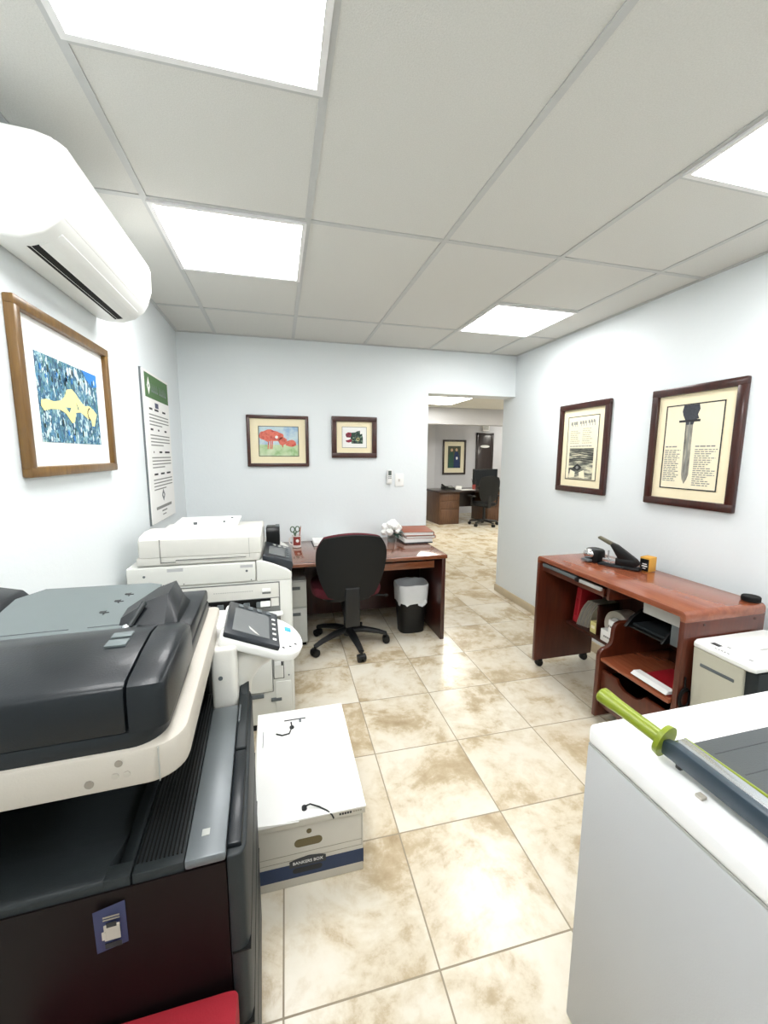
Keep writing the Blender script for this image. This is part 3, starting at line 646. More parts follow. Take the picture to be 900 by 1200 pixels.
# ------------------------------------------------------------------ file storage box
t = thing('file_box', (.073, 1.53, 0), 'white cardboard file storage box with a blue band on the tile floor', 'box')
b = MB(); b.box(-.105, .250, 1.238, 1.822, .001, .25, 'card', .002); bo = b.build('box_body', t)
b = MB(); b.prism([(-.112, 1.225), (.258, 1.225), (.262, 1.828), (-.128, 1.828)], 'z', .262, .268, 'cardtop', .0015).box(-.109, .255, 1.228, 1.2335, .238, .264, 'card', .001)
b.prism([(-.112, .262), (.03, .262), (-.112, .276)], 'y', 1.222, 1.226, 'cardtop'); b.box(-.128, -.105, 1.30, 1.80, .25, .264, 'card', .001)
lid = b.build('lid', t)
b = MB(); b.box(-.1055, .2505, 1.2365, 1.2385, .036, .088, 'blueband').box(.2495, .2512, 1.238, 1.80, .03, .085, 'blueband'); b.build('blue_band', bo)
b = MB(); b.prism([(-.005+.0, .077), (.118, .077), (.118, .100), (.10, .107), (.06, .112), (.02, .107), (-.005, .100)], 'y', 1.2352, 1.2372, 'navy')
text_into(b, 'BANKERS BOX', .0155, Matrix.Translation((.0565, 1.2348, .092)) @ Matrix.Rotation(PI/2, 4, 'X'), 'paper')
b.build('brand_badge', bo)
def slot(mb, cx, cz, w_, h_, m, y): 
    n = 10; pts = [(cx+w_/2-h_/2+h_/2*math.cos(-PI/2+PI*k/n), cz+h_/2*math.sin(-PI/2+PI*k/n)) for k in range(n+1)]+[(cx-w_/2+h_/2+h_/2*math.cos(PI/2+PI*k/n), cz+h_/2*math.sin(PI/2+PI*k/n)) for k in range(n+1)]
    mb.prism(pts, 'y', y, 1.2385, m)
b = MB(); slot(b, .06, .165, .094, .03, 'cardin', 1.2368); b.build('hand_hole', bo)
b = MB(); b.cyl((.063, 1.236, .205), (.063, 1.2385, .205), .0085, .0085, 'cardin', 14); b.build('round_hole', bo)
b = MB(); slot(b, .055, .062, .1, .02, 'ink', 1.2360); b.build('hand_hole', bo)
b = MB(); b.box(-.10, .246, 1.2371, 1.2385, .127, .1285, 'cardin2').box(-.10, .246, 1.2371, 1.2385, .104, .1055, 'cardin2').box(.2445, .246, 1.2371, 1.2385, .104, .232, 'cardin2')
for k in range(5): b.box(.165+.009*k, .172+.009*k, 1.2275, 1.2285, .248, .256, 'ink')
for k in range(4): b.box(.213+.008*k, .219+.008*k, 1.2275, 1.2285, .25, .255, 'cardin2')
b.build('printed_lines', bo)
b = MB(); b.tube([(.05, 1.262, .278), (.07, 1.264, .281), (.10, 1.255, .272), (.125, 1.235, .270), (.14, 1.222, .262), (.145, 1.220, .250)], .0026, 'ink', 8); b.build('tie_string', t)
b = MB(); b.cyl((.05, 1.262, .268), (.05, 1.262, .277), .009, .009, 'ink', 14); b.build('string_button', t)
b = MB(); b.tube([(-.045, 1.67, .271), (-.02, 1.655, .271), (.01, 1.66, .271), (.022, 1.70, .271), (.02, 1.735, .271)], .0032, 'ink', 8); b.build('tie_string', t)
b = MB(); b.cyl((.022, 1.70, .268), (.022, 1.70, .273), .01, .01, 'ink', 12); b.build('string_button', t)
b = MB(); b.box(-.01, .085, 1.752, 1.757, .268, .270, 'ink').box(.055, .065, 1.73, 1.752, .268, .2695, 'grey'); b.build('lid_slit', t)
b = MB(); b.box(-.1, -.097, 1.60, 1.70, .268, .2685, 'grey'); b.build('printed_line', t)

# ------------------------------------------------------------------ left desk
t = thing('office_desk', (.65, 3.25, 0), 'cherry wood office desk against the back wall behind the office chair', 'desk')
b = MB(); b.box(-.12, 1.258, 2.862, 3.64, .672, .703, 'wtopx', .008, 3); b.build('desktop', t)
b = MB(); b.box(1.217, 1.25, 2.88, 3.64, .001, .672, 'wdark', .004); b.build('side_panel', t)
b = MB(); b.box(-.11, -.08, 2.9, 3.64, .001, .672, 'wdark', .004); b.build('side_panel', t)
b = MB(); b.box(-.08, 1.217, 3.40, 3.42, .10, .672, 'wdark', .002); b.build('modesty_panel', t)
b = MB(); b.box(.35, 1.16, 2.895, 2.915, .598, .652, 'wtopx', .003).box(.35, 1.16, 2.915, 3.35, .605, .62, 'wdark').box(.35, .365, 2.915, 3.35, .605, .672, 'wdark').box(1.145, 1.16, 2.915, 3.35, .605, .672, 'wdark'); b.build('drawer', t)
# pedestal
t = thing('file_cabinet', (.0, 3.25, 0), 'light grey two drawer metal pedestal under the left end of the desk', 'cabinet')
PX0, PX1 = .086, .30
PX0, PX1 = -.24, .040
b = MB(); b.box(-.02, .178, 3.03, 3.38, .03, .53, 'pedestal', .004).box(-.01, .17, 3.05, 3.37, .001, .03, 'black'); b.build('body', t)
for z0, z1 in ((.325, .52), (.04, .315)):
    b = MB(); b.box(-.018, .176, 3.018, 3.031, z0, z1, 'pedestal', .003); dr = b.build('drawer', t)
    b = MB(); b.box(.02, .13, 3.0165, 3.0185, z1-.062, z1-.035, 'grey', .002).box(.02, .13, 3.0135, 3.018, z1-.036, z1-.031, 'pedestal', .001); b.build('drawer_handle', dr)

# ------------------------------------------------------------------ office chair
CXx, CY = .485, 2.98
t = thing('office_chair', (CXx, CY, 0), 'black backed swivel chair with burgundy seat at the cherry desk', 'chair')
def surf(fn, nu, nv, th, mb, m, m2=None):
    G = [[Vector(fn(i/nu, j/nv)) for j in range(nv+1)] for i in range(nu+1)]
    b = bmesh.new()
    def nrm(i, j):
        a = G[min(i+1, nu)][j]-G[max(i-1, 0)][j]; c = G[i][min(j+1, nv)]-G[i][max(j-1, 0)]
        return a.cross(c).normalized()
    A = [[b.verts.new(G[i][j]) for j in range(nv+1)] for i in range(nu+1)]
    B = [[b.verts.new(G[i][j]+nrm(i, j)*th) for j in range(nv+1)] for i in range(nu+1)]
    for i in range(nu):
        for j in range(nv):
            b.faces.new([A[i][j], A[i+1][j], A[i+1][j+1], A[i][j+1]]); b.faces.new([B[i][j], B[i][j+1], B[i+1][j+1], B[i+1][j]])
    for i in range(nu):
        b.faces.new([A[i][0], B[i][0], B[i+1][0], A[i+1][0]]); b.faces.new([A[i][nv], A[i+1][nv], B[i+1][nv], B[i][nv]])
    for j in range(nv):
        b.faces.new([A[0][j], A[0][j+1], B[0][j+1], B[0][j]]); b.faces.new([A[nu][j], B[nu][j], B[nu][j+1], A[nu][j+1]])
    mb._merge(b, m)
# back shell: disk mapped grid
def backfn(cx, cy0, zc, hw_top, hw_bot, hh, curve, lean, grow=0, off=0):
    def fn(u, v):
        a, c = 2*u-1, 2*v-1
        # square to rounded disc
        x = a*math.sqrt(1-c*c*.36); z = c*math.sqrt(1-a*a*.22)
        hw = hw_bot+(hw_top-hw_bot)*min(1, max(0, (z+1)/1.55))
        if z > .55: hw *= 1-.10*((z-.55)/.45)**2
        return (cx+x*(hw+grow), cy0+off+lean*z+curve*(x*x)-.03*math.sin((z+1)*1.3)*0, zc+z*(hh+grow))
    return fn
yb = 2.772
b = MB(); surf(backfn(CXx, yb, .676, .262, .195, .245, .050, -.034), 18, 18, .03, b, 'mesh'); bk = b.build('backrest_shell', t)
b = MB(); surf(backfn(CXx, yb+.033, .682, .256, .19, .245, .050, -.034), 18, 18, .036, b, 'burg'); plabel(b.build('backrest_cushion', t), 'burgundy cushion edge behind the black shell')
b = MB()
pts = []
f_ = backfn(CXx, yb-.008, .676, .22, .16, .20, .046, -.034)
ringp = []
N = 40
for k in range(N+1):
    a_ = 2*PI*k/N; c, s_ = math.cos(a_), math.sin(a_); mxx = max(abs(c), abs(s_)); ringp.append(f_((c/mxx+1)/2, (s_/mxx+1)/2))
b.tube(ringp, .006, 'cbase', 6); b.build('shell_rib', bk)
b = MB(); rings = []
for z, s_ in ((.405, .9), (.412, .97), (.43, 1), (.455, 1), (.475, .97), (.485, .88), (.487, .6)): rings.append(srect(CXx, 3.11, .27*s_, .25*s_, z, 40, 3.2))
b.loft(rings, 'burg'); b.build('seat', t)
b = MB(); b.loft([srect(CXx, 3.10, .2, .2, z, 24, 3) for z in (.375, .405)], 'cbase')
b.box(CXx-.055, CXx+.055, 2.752, 2.782, .235, .53, 'cbase', .012, 3).prism([(2.757, .25), (2.782, .235), (3.05, .34), (3.05, .385), (2.87, .385), (2.782, .31)], 'x', CXx-.05, CXx+.05, 'cbase', .008)
b.build('back_support', t)
b = MB(); b.cyl((CXx, CY, .08), (CXx, CY, .26), .032, .032, 'cbase').cyl((CXx, CY, .26), (CXx, CY, .385), .02, .02, 'grey').cyl((CXx+.1, 3.02, .385), (CXx+.31, 2.99, .37), .008, .008, 'cbase', 8).ball((CXx+.31, 2.99, .37), (.02, .012, .012), 'cbase'); b.build('gas_lift', t)
ang0 = math.atan2(2.679-CY, .535-CXx)
for k in range(5):
    a_ = ang0+k*2*PI/5; c, s_ = math.cos(a_), math.sin(a_)
    b = MB(); L = .30
    b.tube([(CXx+c*.02, CY+s_*.02, .125), (CXx+c*.12, CY+s_*.12, .122), (CXx+c*.24, CY+s_*.24, .098), (CXx+c*L, CY+s_*L, .078)], [.034, .03, .024, .02], 'cbase', 12, .75)
    lg = b.build('base_leg', t)
    b = MB(); q = Vector((CXx+c*L, CY+s_*L, .03)); nx = Vector((-s_, c, 0))
    for sg in (-1, 1): b.cyl(q+nx*.006*sg, q+nx*.027*sg, .03, .028, 'black', 16)
    b.cyl(q+Vector((0, 0, 0)), q+Vector((0, 0, .05)), .01, .01, 'cbase', 8)
    b.prism([(-.028, .03), (-.024, .05), (0, .062), (.024, .05), (.028, .03)], 'y', -.03, .03, 'black', .003, 2, Matrix.Translation((q.x, q.y, 0)) @ Matrix.Rotation(a_, 4, 'Z'))
    b.build('caster', lg)

# ------------------------------------------------------------------ waste bin and liner
bx_, by_ = 1.048, 3.13
b = MB(); b.loft([srect(bx_, by_, .105, .085, .001, 36, 3.4), srect(bx_, by_, .108, .09, .05, 36, 3.4), srect(bx_, by_, .13, .118, .38, 36, 3.4), srect(bx_, by_, .126, .114, .38, 36, 3.4), srect(bx_, by_, .10, .082, .012, 36, 3.4)], 'black')
tag(b.build('waste_bin'), 'black plastic waste bin under the right end of the cherry desk', 'bin')
b = MB(); rr = random.Random(2); rings = []
for s_, z, j in ((1.05, .255, .025), (1.07, .28, .02), (1.10, .34, .012), (1.13, .40, .005), (1.11, .418, .005), (1.04, .415, .004), (.93, .36, .006), (.9, .2, .02), (.6, .16, .03)):
    rings.append([(bx_+(x-bx_)*(1+rr.uniform(-j, j)), by_+(y-by_)*(1+rr.uniform(-j, j)), zz+rr.uniform(-j, j)*.8) for x, y, zz in srect(bx_, by_, .123*s_, .108*s_, z, 36, 3.2)])
b.loft(rings, 'bag', cap=False)
for k in range(1): b.loft([[(1.07, 3.02, .27), (1.15, 3.03, .285), (1.16, 3.035, .262)], [(1.075, 3.012, .25), (1.11, 3.01, .235), (1.14, 3.02, .25)]], 'bag', cap=False, closed=False)
tag(b.build('bin_liner'), 'white plastic bag lining the black bin with its rim folded over', 'bag')

# ------------------------------------------------------------------ on the left desk
DZT = .7035
mc = (.128, 3.40)
t = thing('coffee_mug', (mc[0], mc[1], DZT), 'white and brown mug holding scissors on the left of the cherry desk', 'mug')
b = MB(); b.lathe([(.033, 0), (.037, .004), (.038, .1), (.0345, .1), (.033, .01), (.0, .008)], (mc[0], mc[1], DZT), 'mug', 28); cup = b.build('cup', t)
b = MB(); b.loft([[(mc[0]+.0388*math.cos(-PI/2+(u-.5)*1.7), mc[1]+.0388*math.sin(-PI/2+(u-.5)*1.7), DZT+z) for u in [i/10 for i in range(11)]] for z in (.022, .094)], 'mugred', cap=False, closed=False)
b.ball((mc[0]+.004, mc[1]-.038, DZT+.06), (.013, .0025, .014), 'paper'); b.build('mug_print', cup)
b = MB(); b.tube([(mc[0]-.036, mc[1], DZT+.085), (mc[0]-.056, mc[1], DZT+.08), (mc[0]-.062, mc[1], DZT+.055), (mc[0]-.055, mc[1], DZT+.03), (mc[0]-.036, mc[1], DZT+.022)], .006, 'mug', 10); b.build('mug_handle', t)
t = thing('scissors', (mc[0]-.008, mc[1], DZT+.02), 'green handled scissors standing in the mug on the desk', 'scissors')
for sg in (-1, 1):
    b = MB(); cx_ = mc[0]-.012+sg*.02; cz = DZT+.152
    b.tube([(cx_+.017*math.cos(2*PI*k/16), mc[1]+.004*sg, cz+.023*math.sin(2*PI*k/16)) for k in range(17)], .0045, 'sciss', 8)
    b.tube([(mc[0]-.012+sg*.012, mc[1]+.004*sg, DZT+.134), (mc[0]-.012, mc[1]+.004*sg, DZT+.10)], .006, 'sciss', 8); b.build('finger_loop', t)
b = MB(); b.prism([(mc[0]-.018, DZT+.11), (mc[0]-.004, DZT+.11), (mc[0]-.007, DZT+.02), (mc[0]-.012, DZT+.015)], 'y', mc[1]-.002, mc[1]+.002, 'sil'); b.build('blades', t)
b = MB(); b.cyl((mc[0]+.012, mc[1], DZT+.013), (mc[0]+.034, mc[1]+.004, DZT+.168), .0042, .0042, 'pencil', 8); b.cyl((mc[0]+.034, mc[1]+.004, DZT+.168), (mc[0]+.0355, mc[1]+.004, DZT+.178), .0042, .0042, 'tan', 8)
tag(b.build('pencil'), 'red pencil leaning out of the mug beside the scissors', 'pencil')
t = thing('paper_stack', (.42, 3.50, DZT), 'stack of white papers on the desk partly hidden by the chair back', 'papers')
b = MB()
for k in range(8): b.box(.27+.003*random.random(), .56+.003*random.random(), 3.40+.003*random.random(), 3.62, DZT+.0035*k, DZT+.0035*k+.003, 'paper')
b.build('sheets', t)
b = MB(); b.box(.262, .57, 3.394, 3.624, DZT-.0004, DZT+.0006, 'folder2'); b.build('backing_board', t)
# papers propped on the stack against the wall
# flowers
fx, fy_ = .955, 3.42
t = thing('flower_vase', (fx, fy_, DZT), 'bunch of white flowers in a small glass by the brown folders', 'flowers')
b = MB(); b.lathe([(.03, 0), (.034, .004), (.036, .09), (.033, .09), (.03, .008), (0, .008)], (fx, fy_, DZT), 'glass', 24); b.build('vase', t)
rr = random.Random(4)
for k, (dx, dy, dz, r_) in enumerate(((-.055, 0, .17, .043), (-.015, -.02, .19, .045), (.03, -.03, .175, .045), (.065, 0, .155, .036), (-.075, -.02, .125, .034), (-.03, -.045, .13, .04), (.02, .03, .2, .04), (-.01, .02, .15, .045), (.04, -.04, .135, .03))):
    b = MB()
    for q in range(9):
        a_ = q*2.4; rad = r_*(.25+.06*q); c = (fx+dx+rad*math.cos(a_)*.8, fy_+dy+rad*math.sin(a_)*.8, DZT+dz-.035+r_*.5*(1-q/9))
        b.ball(c, (r_*.5, r_*.5, r_*.36), 'petal', 8, 6, None)
    b.ball((fx+dx, fy_+dy, DZT+dz-.035), (r_*.8, r_*.8, r_*.7), 'petal', 10, 8)
    b.build('blossom', t)
for k in range(6):
    a_ = -2.6+k*.55; b = MB(); p0 = Vector((fx+.02, fy_-.01, DZT+.085)); d_ = Vector((math.cos(a_)*.6+.45, math.sin(a_)*.6, -.1 if k % 2 else .3)).normalized()
    sd = d_.cross(Vector((0, 0, 1))).normalized()
    L = .085
    b.loft([[p0+d_*L*u+sd*.02*math.sin(PI*min(1, u+.05))+Vector((0, 0, -.03*u*u)), p0+d_*L*u+Vector((0, 0, .006-.03*u*u)), p0+d_*L*u-sd*.02*math.sin(PI*min(1, u+.05))+Vector((0, 0, -.03*u*u))] for u in (0, .25, .5, .75, .95)], 'leaf', cap=False, closed=False); b.build('leaf', t)
# folder stack
b = MB()
b.box(1.045, 1.30, 3.295, 3.56, DZT, DZT+.010, 'folder2', .002); tag(b.build('folder'), 'dark thin folder lowest in the desk stack under the brown folders', 'folder')
b = MB()
for k in range(8): b.box(1.04+.006*random.random(), 1.295+.006*random.random(), 3.30+.006*random.random(), 3.575, DZT+.0105+.004*k, DZT+.0140+.004*k, 'paper')
tag(b.build('paper_stack'), 'sheaf of white papers between the dark folder and the brown folders', 'papers')
def folder(z, w0, w1, y0, y1, h, rot, label, m='folder'):
    t = thing('folder', ((w0+w1)/2, (y0+y1)/2, z), label, 'folder', None, rot)
    t['_off'] = tuple(t.location)
    MB().box(w0, w1, y0, y1, z, z+.003, m, .001).build('back_cover', t)
    MB().box(w0, w1, y0, y1, z+h-.003, z+h, m, .001).box(w1-.004, w1, y0, y1, z, z+h, m, .001).build('front_cover', t)
    b = MB()
    for k in range(int((h-.008)/.004)): b.box(w0+.004, w1-.006, y0+.004, y1-.004, z+.0035+.004*k, z+.0068+.004*k, 'paper')
    b.build('papers', t)
folder(DZT+.0432, 1.07, 1.335, 3.30, 3.60, .026, -.06, 'brown card folder second from the top of the desk stack')
folder(DZT+.0697, 1.055, 1.325, 3.30, 3.62, .032, -.10, 'brown card folder topmost of the stack by the doorway')

# ------------------------------------------------------------------ computer cart, right
XF, XB_, Y0, Y1, TZ = 1.69, 2.165, 1.295, 2.345, .80
t = thing('computer_cart', ((XF+XB_)/2, 1.82, 0), 'cherry wood rolling computer desk with shelves along the right wall', 'desk')
def wf(y0, y1, z0, z1, r):  # waterfall panel and top profile (y,z)
    pass
n = 6; r_ = .024
top = [(Y0, TZ-.05)]+[(Y0+r_-r_*math.cos(k/n*PI/2), TZ-r_+r_*math.sin(k/n*PI/2)) for k in range(n+1)]+[(Y1-r_+r_*math.sin(k/n*PI/2), TZ-r_+r_*math.cos(k/n*PI/2)) for k in range(n+1)]+[(Y1, TZ-.05), (Y1-.025, TZ-.05), (Y1-.03, TZ-.03), (Y0+.03, TZ-.03), (Y0+.025, TZ-.05)]
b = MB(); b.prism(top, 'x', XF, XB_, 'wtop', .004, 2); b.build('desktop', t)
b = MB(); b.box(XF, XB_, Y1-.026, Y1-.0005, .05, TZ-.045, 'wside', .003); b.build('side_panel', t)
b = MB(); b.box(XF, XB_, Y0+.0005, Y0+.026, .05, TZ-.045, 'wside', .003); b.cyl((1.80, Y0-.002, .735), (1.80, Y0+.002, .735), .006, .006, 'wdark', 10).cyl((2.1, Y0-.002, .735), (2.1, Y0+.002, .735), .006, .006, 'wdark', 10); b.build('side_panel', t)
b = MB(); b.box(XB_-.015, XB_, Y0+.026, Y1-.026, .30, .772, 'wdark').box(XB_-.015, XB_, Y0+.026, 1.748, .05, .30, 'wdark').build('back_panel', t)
b = MB(); b.box(1.93, XB_-.0, 1.76, Y1-.026, .305, .325, 'wdark', .004); b.build('shelf', t)
b = MB(); b.box(1.715, 1.735, 1.78, Y1-.03, .70, .745, 'wside', .003).box(1.735, 2.12, 1.78, 2.31, .69, .70, 'wdark'); ktr = b.build('keyboard_tray', t)
b = MB(); b.box(1.700, 1.716, 1.98, 2.30, .735, .757, 'grey', .003).box(1.700, 1.716, 1.79, 1.97, .73, .75, 'greybox', .003).box(1.69, 1.712, 1.955, 1.985, .73, .752, 'black', .004); b.build('tray_slide', ktr)
b = MB(); b.box(1.72, 2.15, 1.745, 1.765, .69, .772, 'wside', .003); b.build('divider', t)
# lower unit : curved side panel
sp = [(1.665, .03), (1.665, .385), (1.672, .41), (1.69, .425), (1.72, .432), (1.74, .45), (1.747, .475), (1.75, .535), (1.765, .56), (1.79, .57), (2.15, .57), (2.15, .03)]
b = MB(); b.prism(sp, 'y', 1.722, 1.748, 'wside', .005, 3); b.build('curved_side_panel', t)
b = MB(); b.box(1.672, 2.15, Y0+.026, 1.722, .36, .38, 'wtop', .005, 2); b.build('shelf', t)
b = MB(); b.prism([(1.33, .10), (1.718, .10), (1.718, .31), (1.62, .31), (1.60, .285), (1.57, .27), (1.50, .27), (1.47, .285), (1.45, .31), (1.33, .31)], 'x', 1.685, 1.703, 'wside', .003).box(1.703, 2.1, 1.34, 1.71, .10, .115, 'wdark').box(1.703, 2.1, 1.34, 1.352, .10, .28, 'wdark').box(1.703, 2.1, 1.70, 1.712, .10, .28, 'wdark'); b.build('drawer', t)
for x, y in ((1.74, Y1-.013), (2.11, Y1-.013), (1.74, Y0+.013), (2.11, Y0+.013)):
    b = MB()
    for sg in (-1, 1): b.cyl((x, y+.004*sg, .025), (x, y+.017*sg, .025), .025, .023, 'black', 16)
    b.cyl((x, y, .02), (x, y, .055), .008, .008, 'cbase', 8).box(x-.018, x+.018, y-.018, y+.018, .038, .052, 'black', .003); b.build('caster', t)
b = MB()
for q_ in range(3): b.tube([(1.720+.03*math.cos(2*PI*k/20)+.004*q_, 1.287, .40+(.05-.006*q_)*math.sin(2*PI*k/20)) for k in range(21)], .0045, 'blackm', 6)
b.tube([(1.72, 1.287, .45), (1.72, 1.291, .50)], .004, 'blackm', 6)
plabel(b.build('power_cord', t), 'coiled black power cord')
# shelf contents
S1 = .3255
t = thing('binder', (2.05, 2.285, S1), 'bright red binder standing at the far end of the cart shelf', 'binder')
t['_off'] = tuple(t.location); t.rotation_euler = (math.radians(6), 0, 0); t.location.z += .008
MB().box(1.96, 2.14, 2.245, 2.29, S1, S1+.25, 'redb', .003).build('cover', t)
MB().box(1.9585, 1.961, 2.258, 2.278, S1+.05, S1+.17, 'red').build('spine_label', t)
b = MB()
rr = random.Random(11)
for k in range(7):
    y = 2.225-.012*k; b.loft([[(1.95+.004*k, y+.01+dy, S1+.002+z*.2) for dy in (0, .004)]+[(2.12, y+.014, S1+.002+z*.2), (2.12, y+.01, S1+.002+z*.2)] for z, dy_ in ((0, 0),)] + [[(1.95+.004*k, y-.08*f_*f_+dy, S1+.002+.2*f_) for dy in (0, .004)]+[(2.12, y-.08*f_*f_+.004, S1+.002+.2*f_), (2.12, y-.08*f_*f_, S1+.002+.2*f_)] for f_ in (.3, .6, .8, 1)], 'clear' if k % 2 else 'tan')
tag(b.build('paper_bundle'), 'leaning bundle of grey papers in plastic beside the red binder', 'papers')
b = MB(); b.box(1.955, 2.03, 2.07, 2.12, S1, S1+.075, 'yellow', .002).box(1.9545, 1.956, 2.08, 2.11, S1+.03, S1+.05, 'ivory'); tag(b.build('note_block'), 'small pale yellow note block on the cart shelf', 'note pad')
b = MB(); b.box(1.955, 2.12, 2.062, 2.069, S1, S1+.20, 'wdark', .002); tag(b.build('notebook'), 'dark red brown notebook standing upright on the cart shelf', 'book')
t = thing('tape_roll', (2.0, 1.96, S1), 'large grey beige roll standing on the cart shelf behind white boxes', 'roll')
b = MB(); b.loft([[(x, 1.94+r*math.cos(2*PI*k/28), S1+.10+r*math.sin(2*PI*k/28)) for k in range(28)] for x, r in ((1.99, .06), (1.985, .062), (1.985, .096), (1.99, .1), (2.09, .1), (2.095, .096), (2.095, .062), (2.09, .06), (1.99, .06))], 'tan', cap=False); b.build('wound_tape', t)
b = MB(); b.loft([[(x, 1.94+r*math.cos(2*PI*k/28), S1+.10+r*math.sin(2*PI*k/28)) for k in range(28)] for x, r in ((1.995, .0595), (2.085, .0595), (2.085, .052), (1.995, .052), (1.995, .0595))], 'greybox', cap=False); b.build('core', t)
def carton(x0, x1, y0, y1, z0, z1, label):
    t = thing('small_carton', ((x0+x1)/2, (y0+y1)/2, z0), label, 'box', 'small cartons on the cart shelf')
    MB().box(x0, x1, y0, y1, z0, z1, 'paper', .002).build('carton_body', t)
    q = MB()
    for k in range(4): q.box(x0-.0008, x0+.0005, y0+.012+.014*k, y0+.022+.014*k, z0+(z1-z0)*.4, z0+(z1-z0)*.55, 'ink2')
    q.build('print', t)
carton(1.932, 1.980, 1.915, 2.005, S1, S1+.075, 'white carton on the front edge of the cart shelf')
carton(1.932, 1.980, 1.885, 1.95, S1+.0755, S1+.155, 'white carton stacked on the lower white carton on the shelf')
t = thing('letter_tray', (1.9, 1.86, .57), 'black curved letter tray on top of the lower unit under the desktop', 'tray')
b = MB(); b.prism([(1.76, .572), (1.80, .62), (1.86, .655), (1.94, .67), (2.12, .67), (2.12, .572)], 'y', 1.66, 1.68, 'black', .004).box(1.78, 2.12, 1.45, 1.68, .572, .582, 'black', .002).prism([(1.76, .572), (1.80, .62), (1.86, .655), (1.94, .67), (2.12, .67), (2.12, .572)], 'y', 1.45, 1.462, 'black', .004); b.build('tray_body', t)
b = MB(); b.box(1.80, 2.10, 1.465, 1.655, .583, .594, 'dkgrey'); b.build('contents', t)
t = thing('storage_box', (1.93, 1.44, .6), 'grey box wedged under the desktop above the lower unit', 'box')
b = MB(); b.box(1.80, 2.13, 1.34, 1.445, .572, .735, 'grey', .004); b.build('box_body', t)
b = MB(); b.box(1.795, 2.13, 1.335, 1.60, .6745, .735, 'greybox', .003); b.build('box_lid', t)
# lower shelf papers
b = MB(); b.box(1.70, 1.93, 1.34, 1.52, .3805, .391, 'redb', .002); tag(b.build('folder'), 'red folder lying on the lower shelf of the cart under white sheets', 'folder')
b = MB()
for k in range(5): b.prism([(1.678+.004*k, 1.34), (1.73, 1.335), (1.735, 1.53), (1.682+.004*k, 1.535)], 'z', .3915+.003*k, .394+.003*k, 'paper')
tag(b.build('paper_stack'), 'white sheets hanging at the front edge of the lower cart shelf', 'papers')
# on the cart top
CT = TZ+.0005
t = thing('pencil_sharpener', (1.94, 2.12, CT), 'black and silver desk sharpener leftmost on the cart top', 'sharpener')
b = MB(); b.loft([srect(1.955, 2.125, .05*s_, .052*s_, CT+z, 24, 3) for s_, z in ((.95, 0), (1, .008), (1, .06), (.95, .075), (.8, .082))], 'black'); b.build('housing', t)
b = MB(); b.ball((1.915, 2.13, CT+.052), (.03, .042, .032), 'chrome', 16, 10); b.build('chrome_cap', t)
b = MB(); b.box(1.875, 1.91, 2.095, 2.155, CT+.006, CT+.022, 'grey', .004); b.build('front_lip', t)
t = thing('heavy_stapler', (1.98, 2.0, CT), 'large black heavy duty stapler with raised lever on the cart top', 'stapler')
t['_off'] = (0, 0, 0); t.location = (1.985, 1.955, CT); t.scale = (.8, .8, .8); t.rotation_euler = (0, 0, math.radians(-62))
# local frame: x along stapler, front at -x
b = MB(); b.prism([(-.15, 0), (.11, 0), (.11, .012), (.02, .02), (-.13, .02), (-.15, .012)], 'y', -.028, .028, 'dkgrey', .005, 2).box(.03, .14, -.036, .036, 0, .025, 'black', .008); b.build('base', t)
b = MB(); b.box(-.12, .09, -.018, .018, .034, .058, 'sil', .003).box(-.03, .1, -.022, .022, .02, .075, 'black', .005); b.build('magazine', t)
b = MB(); b.prism([(.115, .03), (.135, .055), (.11, .085), (-.02, .17), (-.06, .185), (-.075, .165), (-.045, .12), (-.03, .095), (.0, .05), (.06, .03)], 'y', -.021, .021, 'black', .006, 2); b.build('lever_arm', t)
b = MB(); b.prism([(-.055, .183), (-.155, .222), (-.168, .215), (-.165, .203), (-.075, .162)], 'y', -.019, .019, 'olive', .007, 2); plabel(b.build('lever_grip', t), 'olive grey rubber grip')
b = MB(); b.cyl((-.085, 0, .02), (-.085, 0, .12), .006, .006, 'sil', 10).cyl((-.06, -.014, .02), (-.06, -.014, .05), .005, .005, 'sil', 8); b.build('guide_post', t)
t = thing('staple_box', (2.09, 1.86, CT), 'small orange and black box of staples by the stapler', 'box')
t['_off'] = tuple(t.location); t.rotation_euler = (0, 0, math.radians(12))
b = MB(); b.box(2.06, 2.13, 1.835, 1.89, CT, CT+.085, 'orange', .002); b.build('carton_body', t)
b = MB(); b.box(2.058, 2.0605, 1.838, 1.887, CT+.004, CT+.075, 'black').box(2.057, 2.0585, 1.845, 1.877, CT+.03, CT+.036, 'paper').box(2.057, 2.0585, 1.848, 1.873, CT+.043, CT+.048, 'paper').box(2.057, 2.0585, 1.853, 1.870, CT+.018, CT+.022, 'paper'); b.build('label_panel', t)
b = MB(); b.lathe([(.034, 0), (.037, .003), (.037, .02), (.034, .024), (.015, .0245)], (2.13, 1.34, CT), 'blackm', 28); tag(b.build('round_tin'), 'flat round black tin on the near corner of the cart top', 'tin')

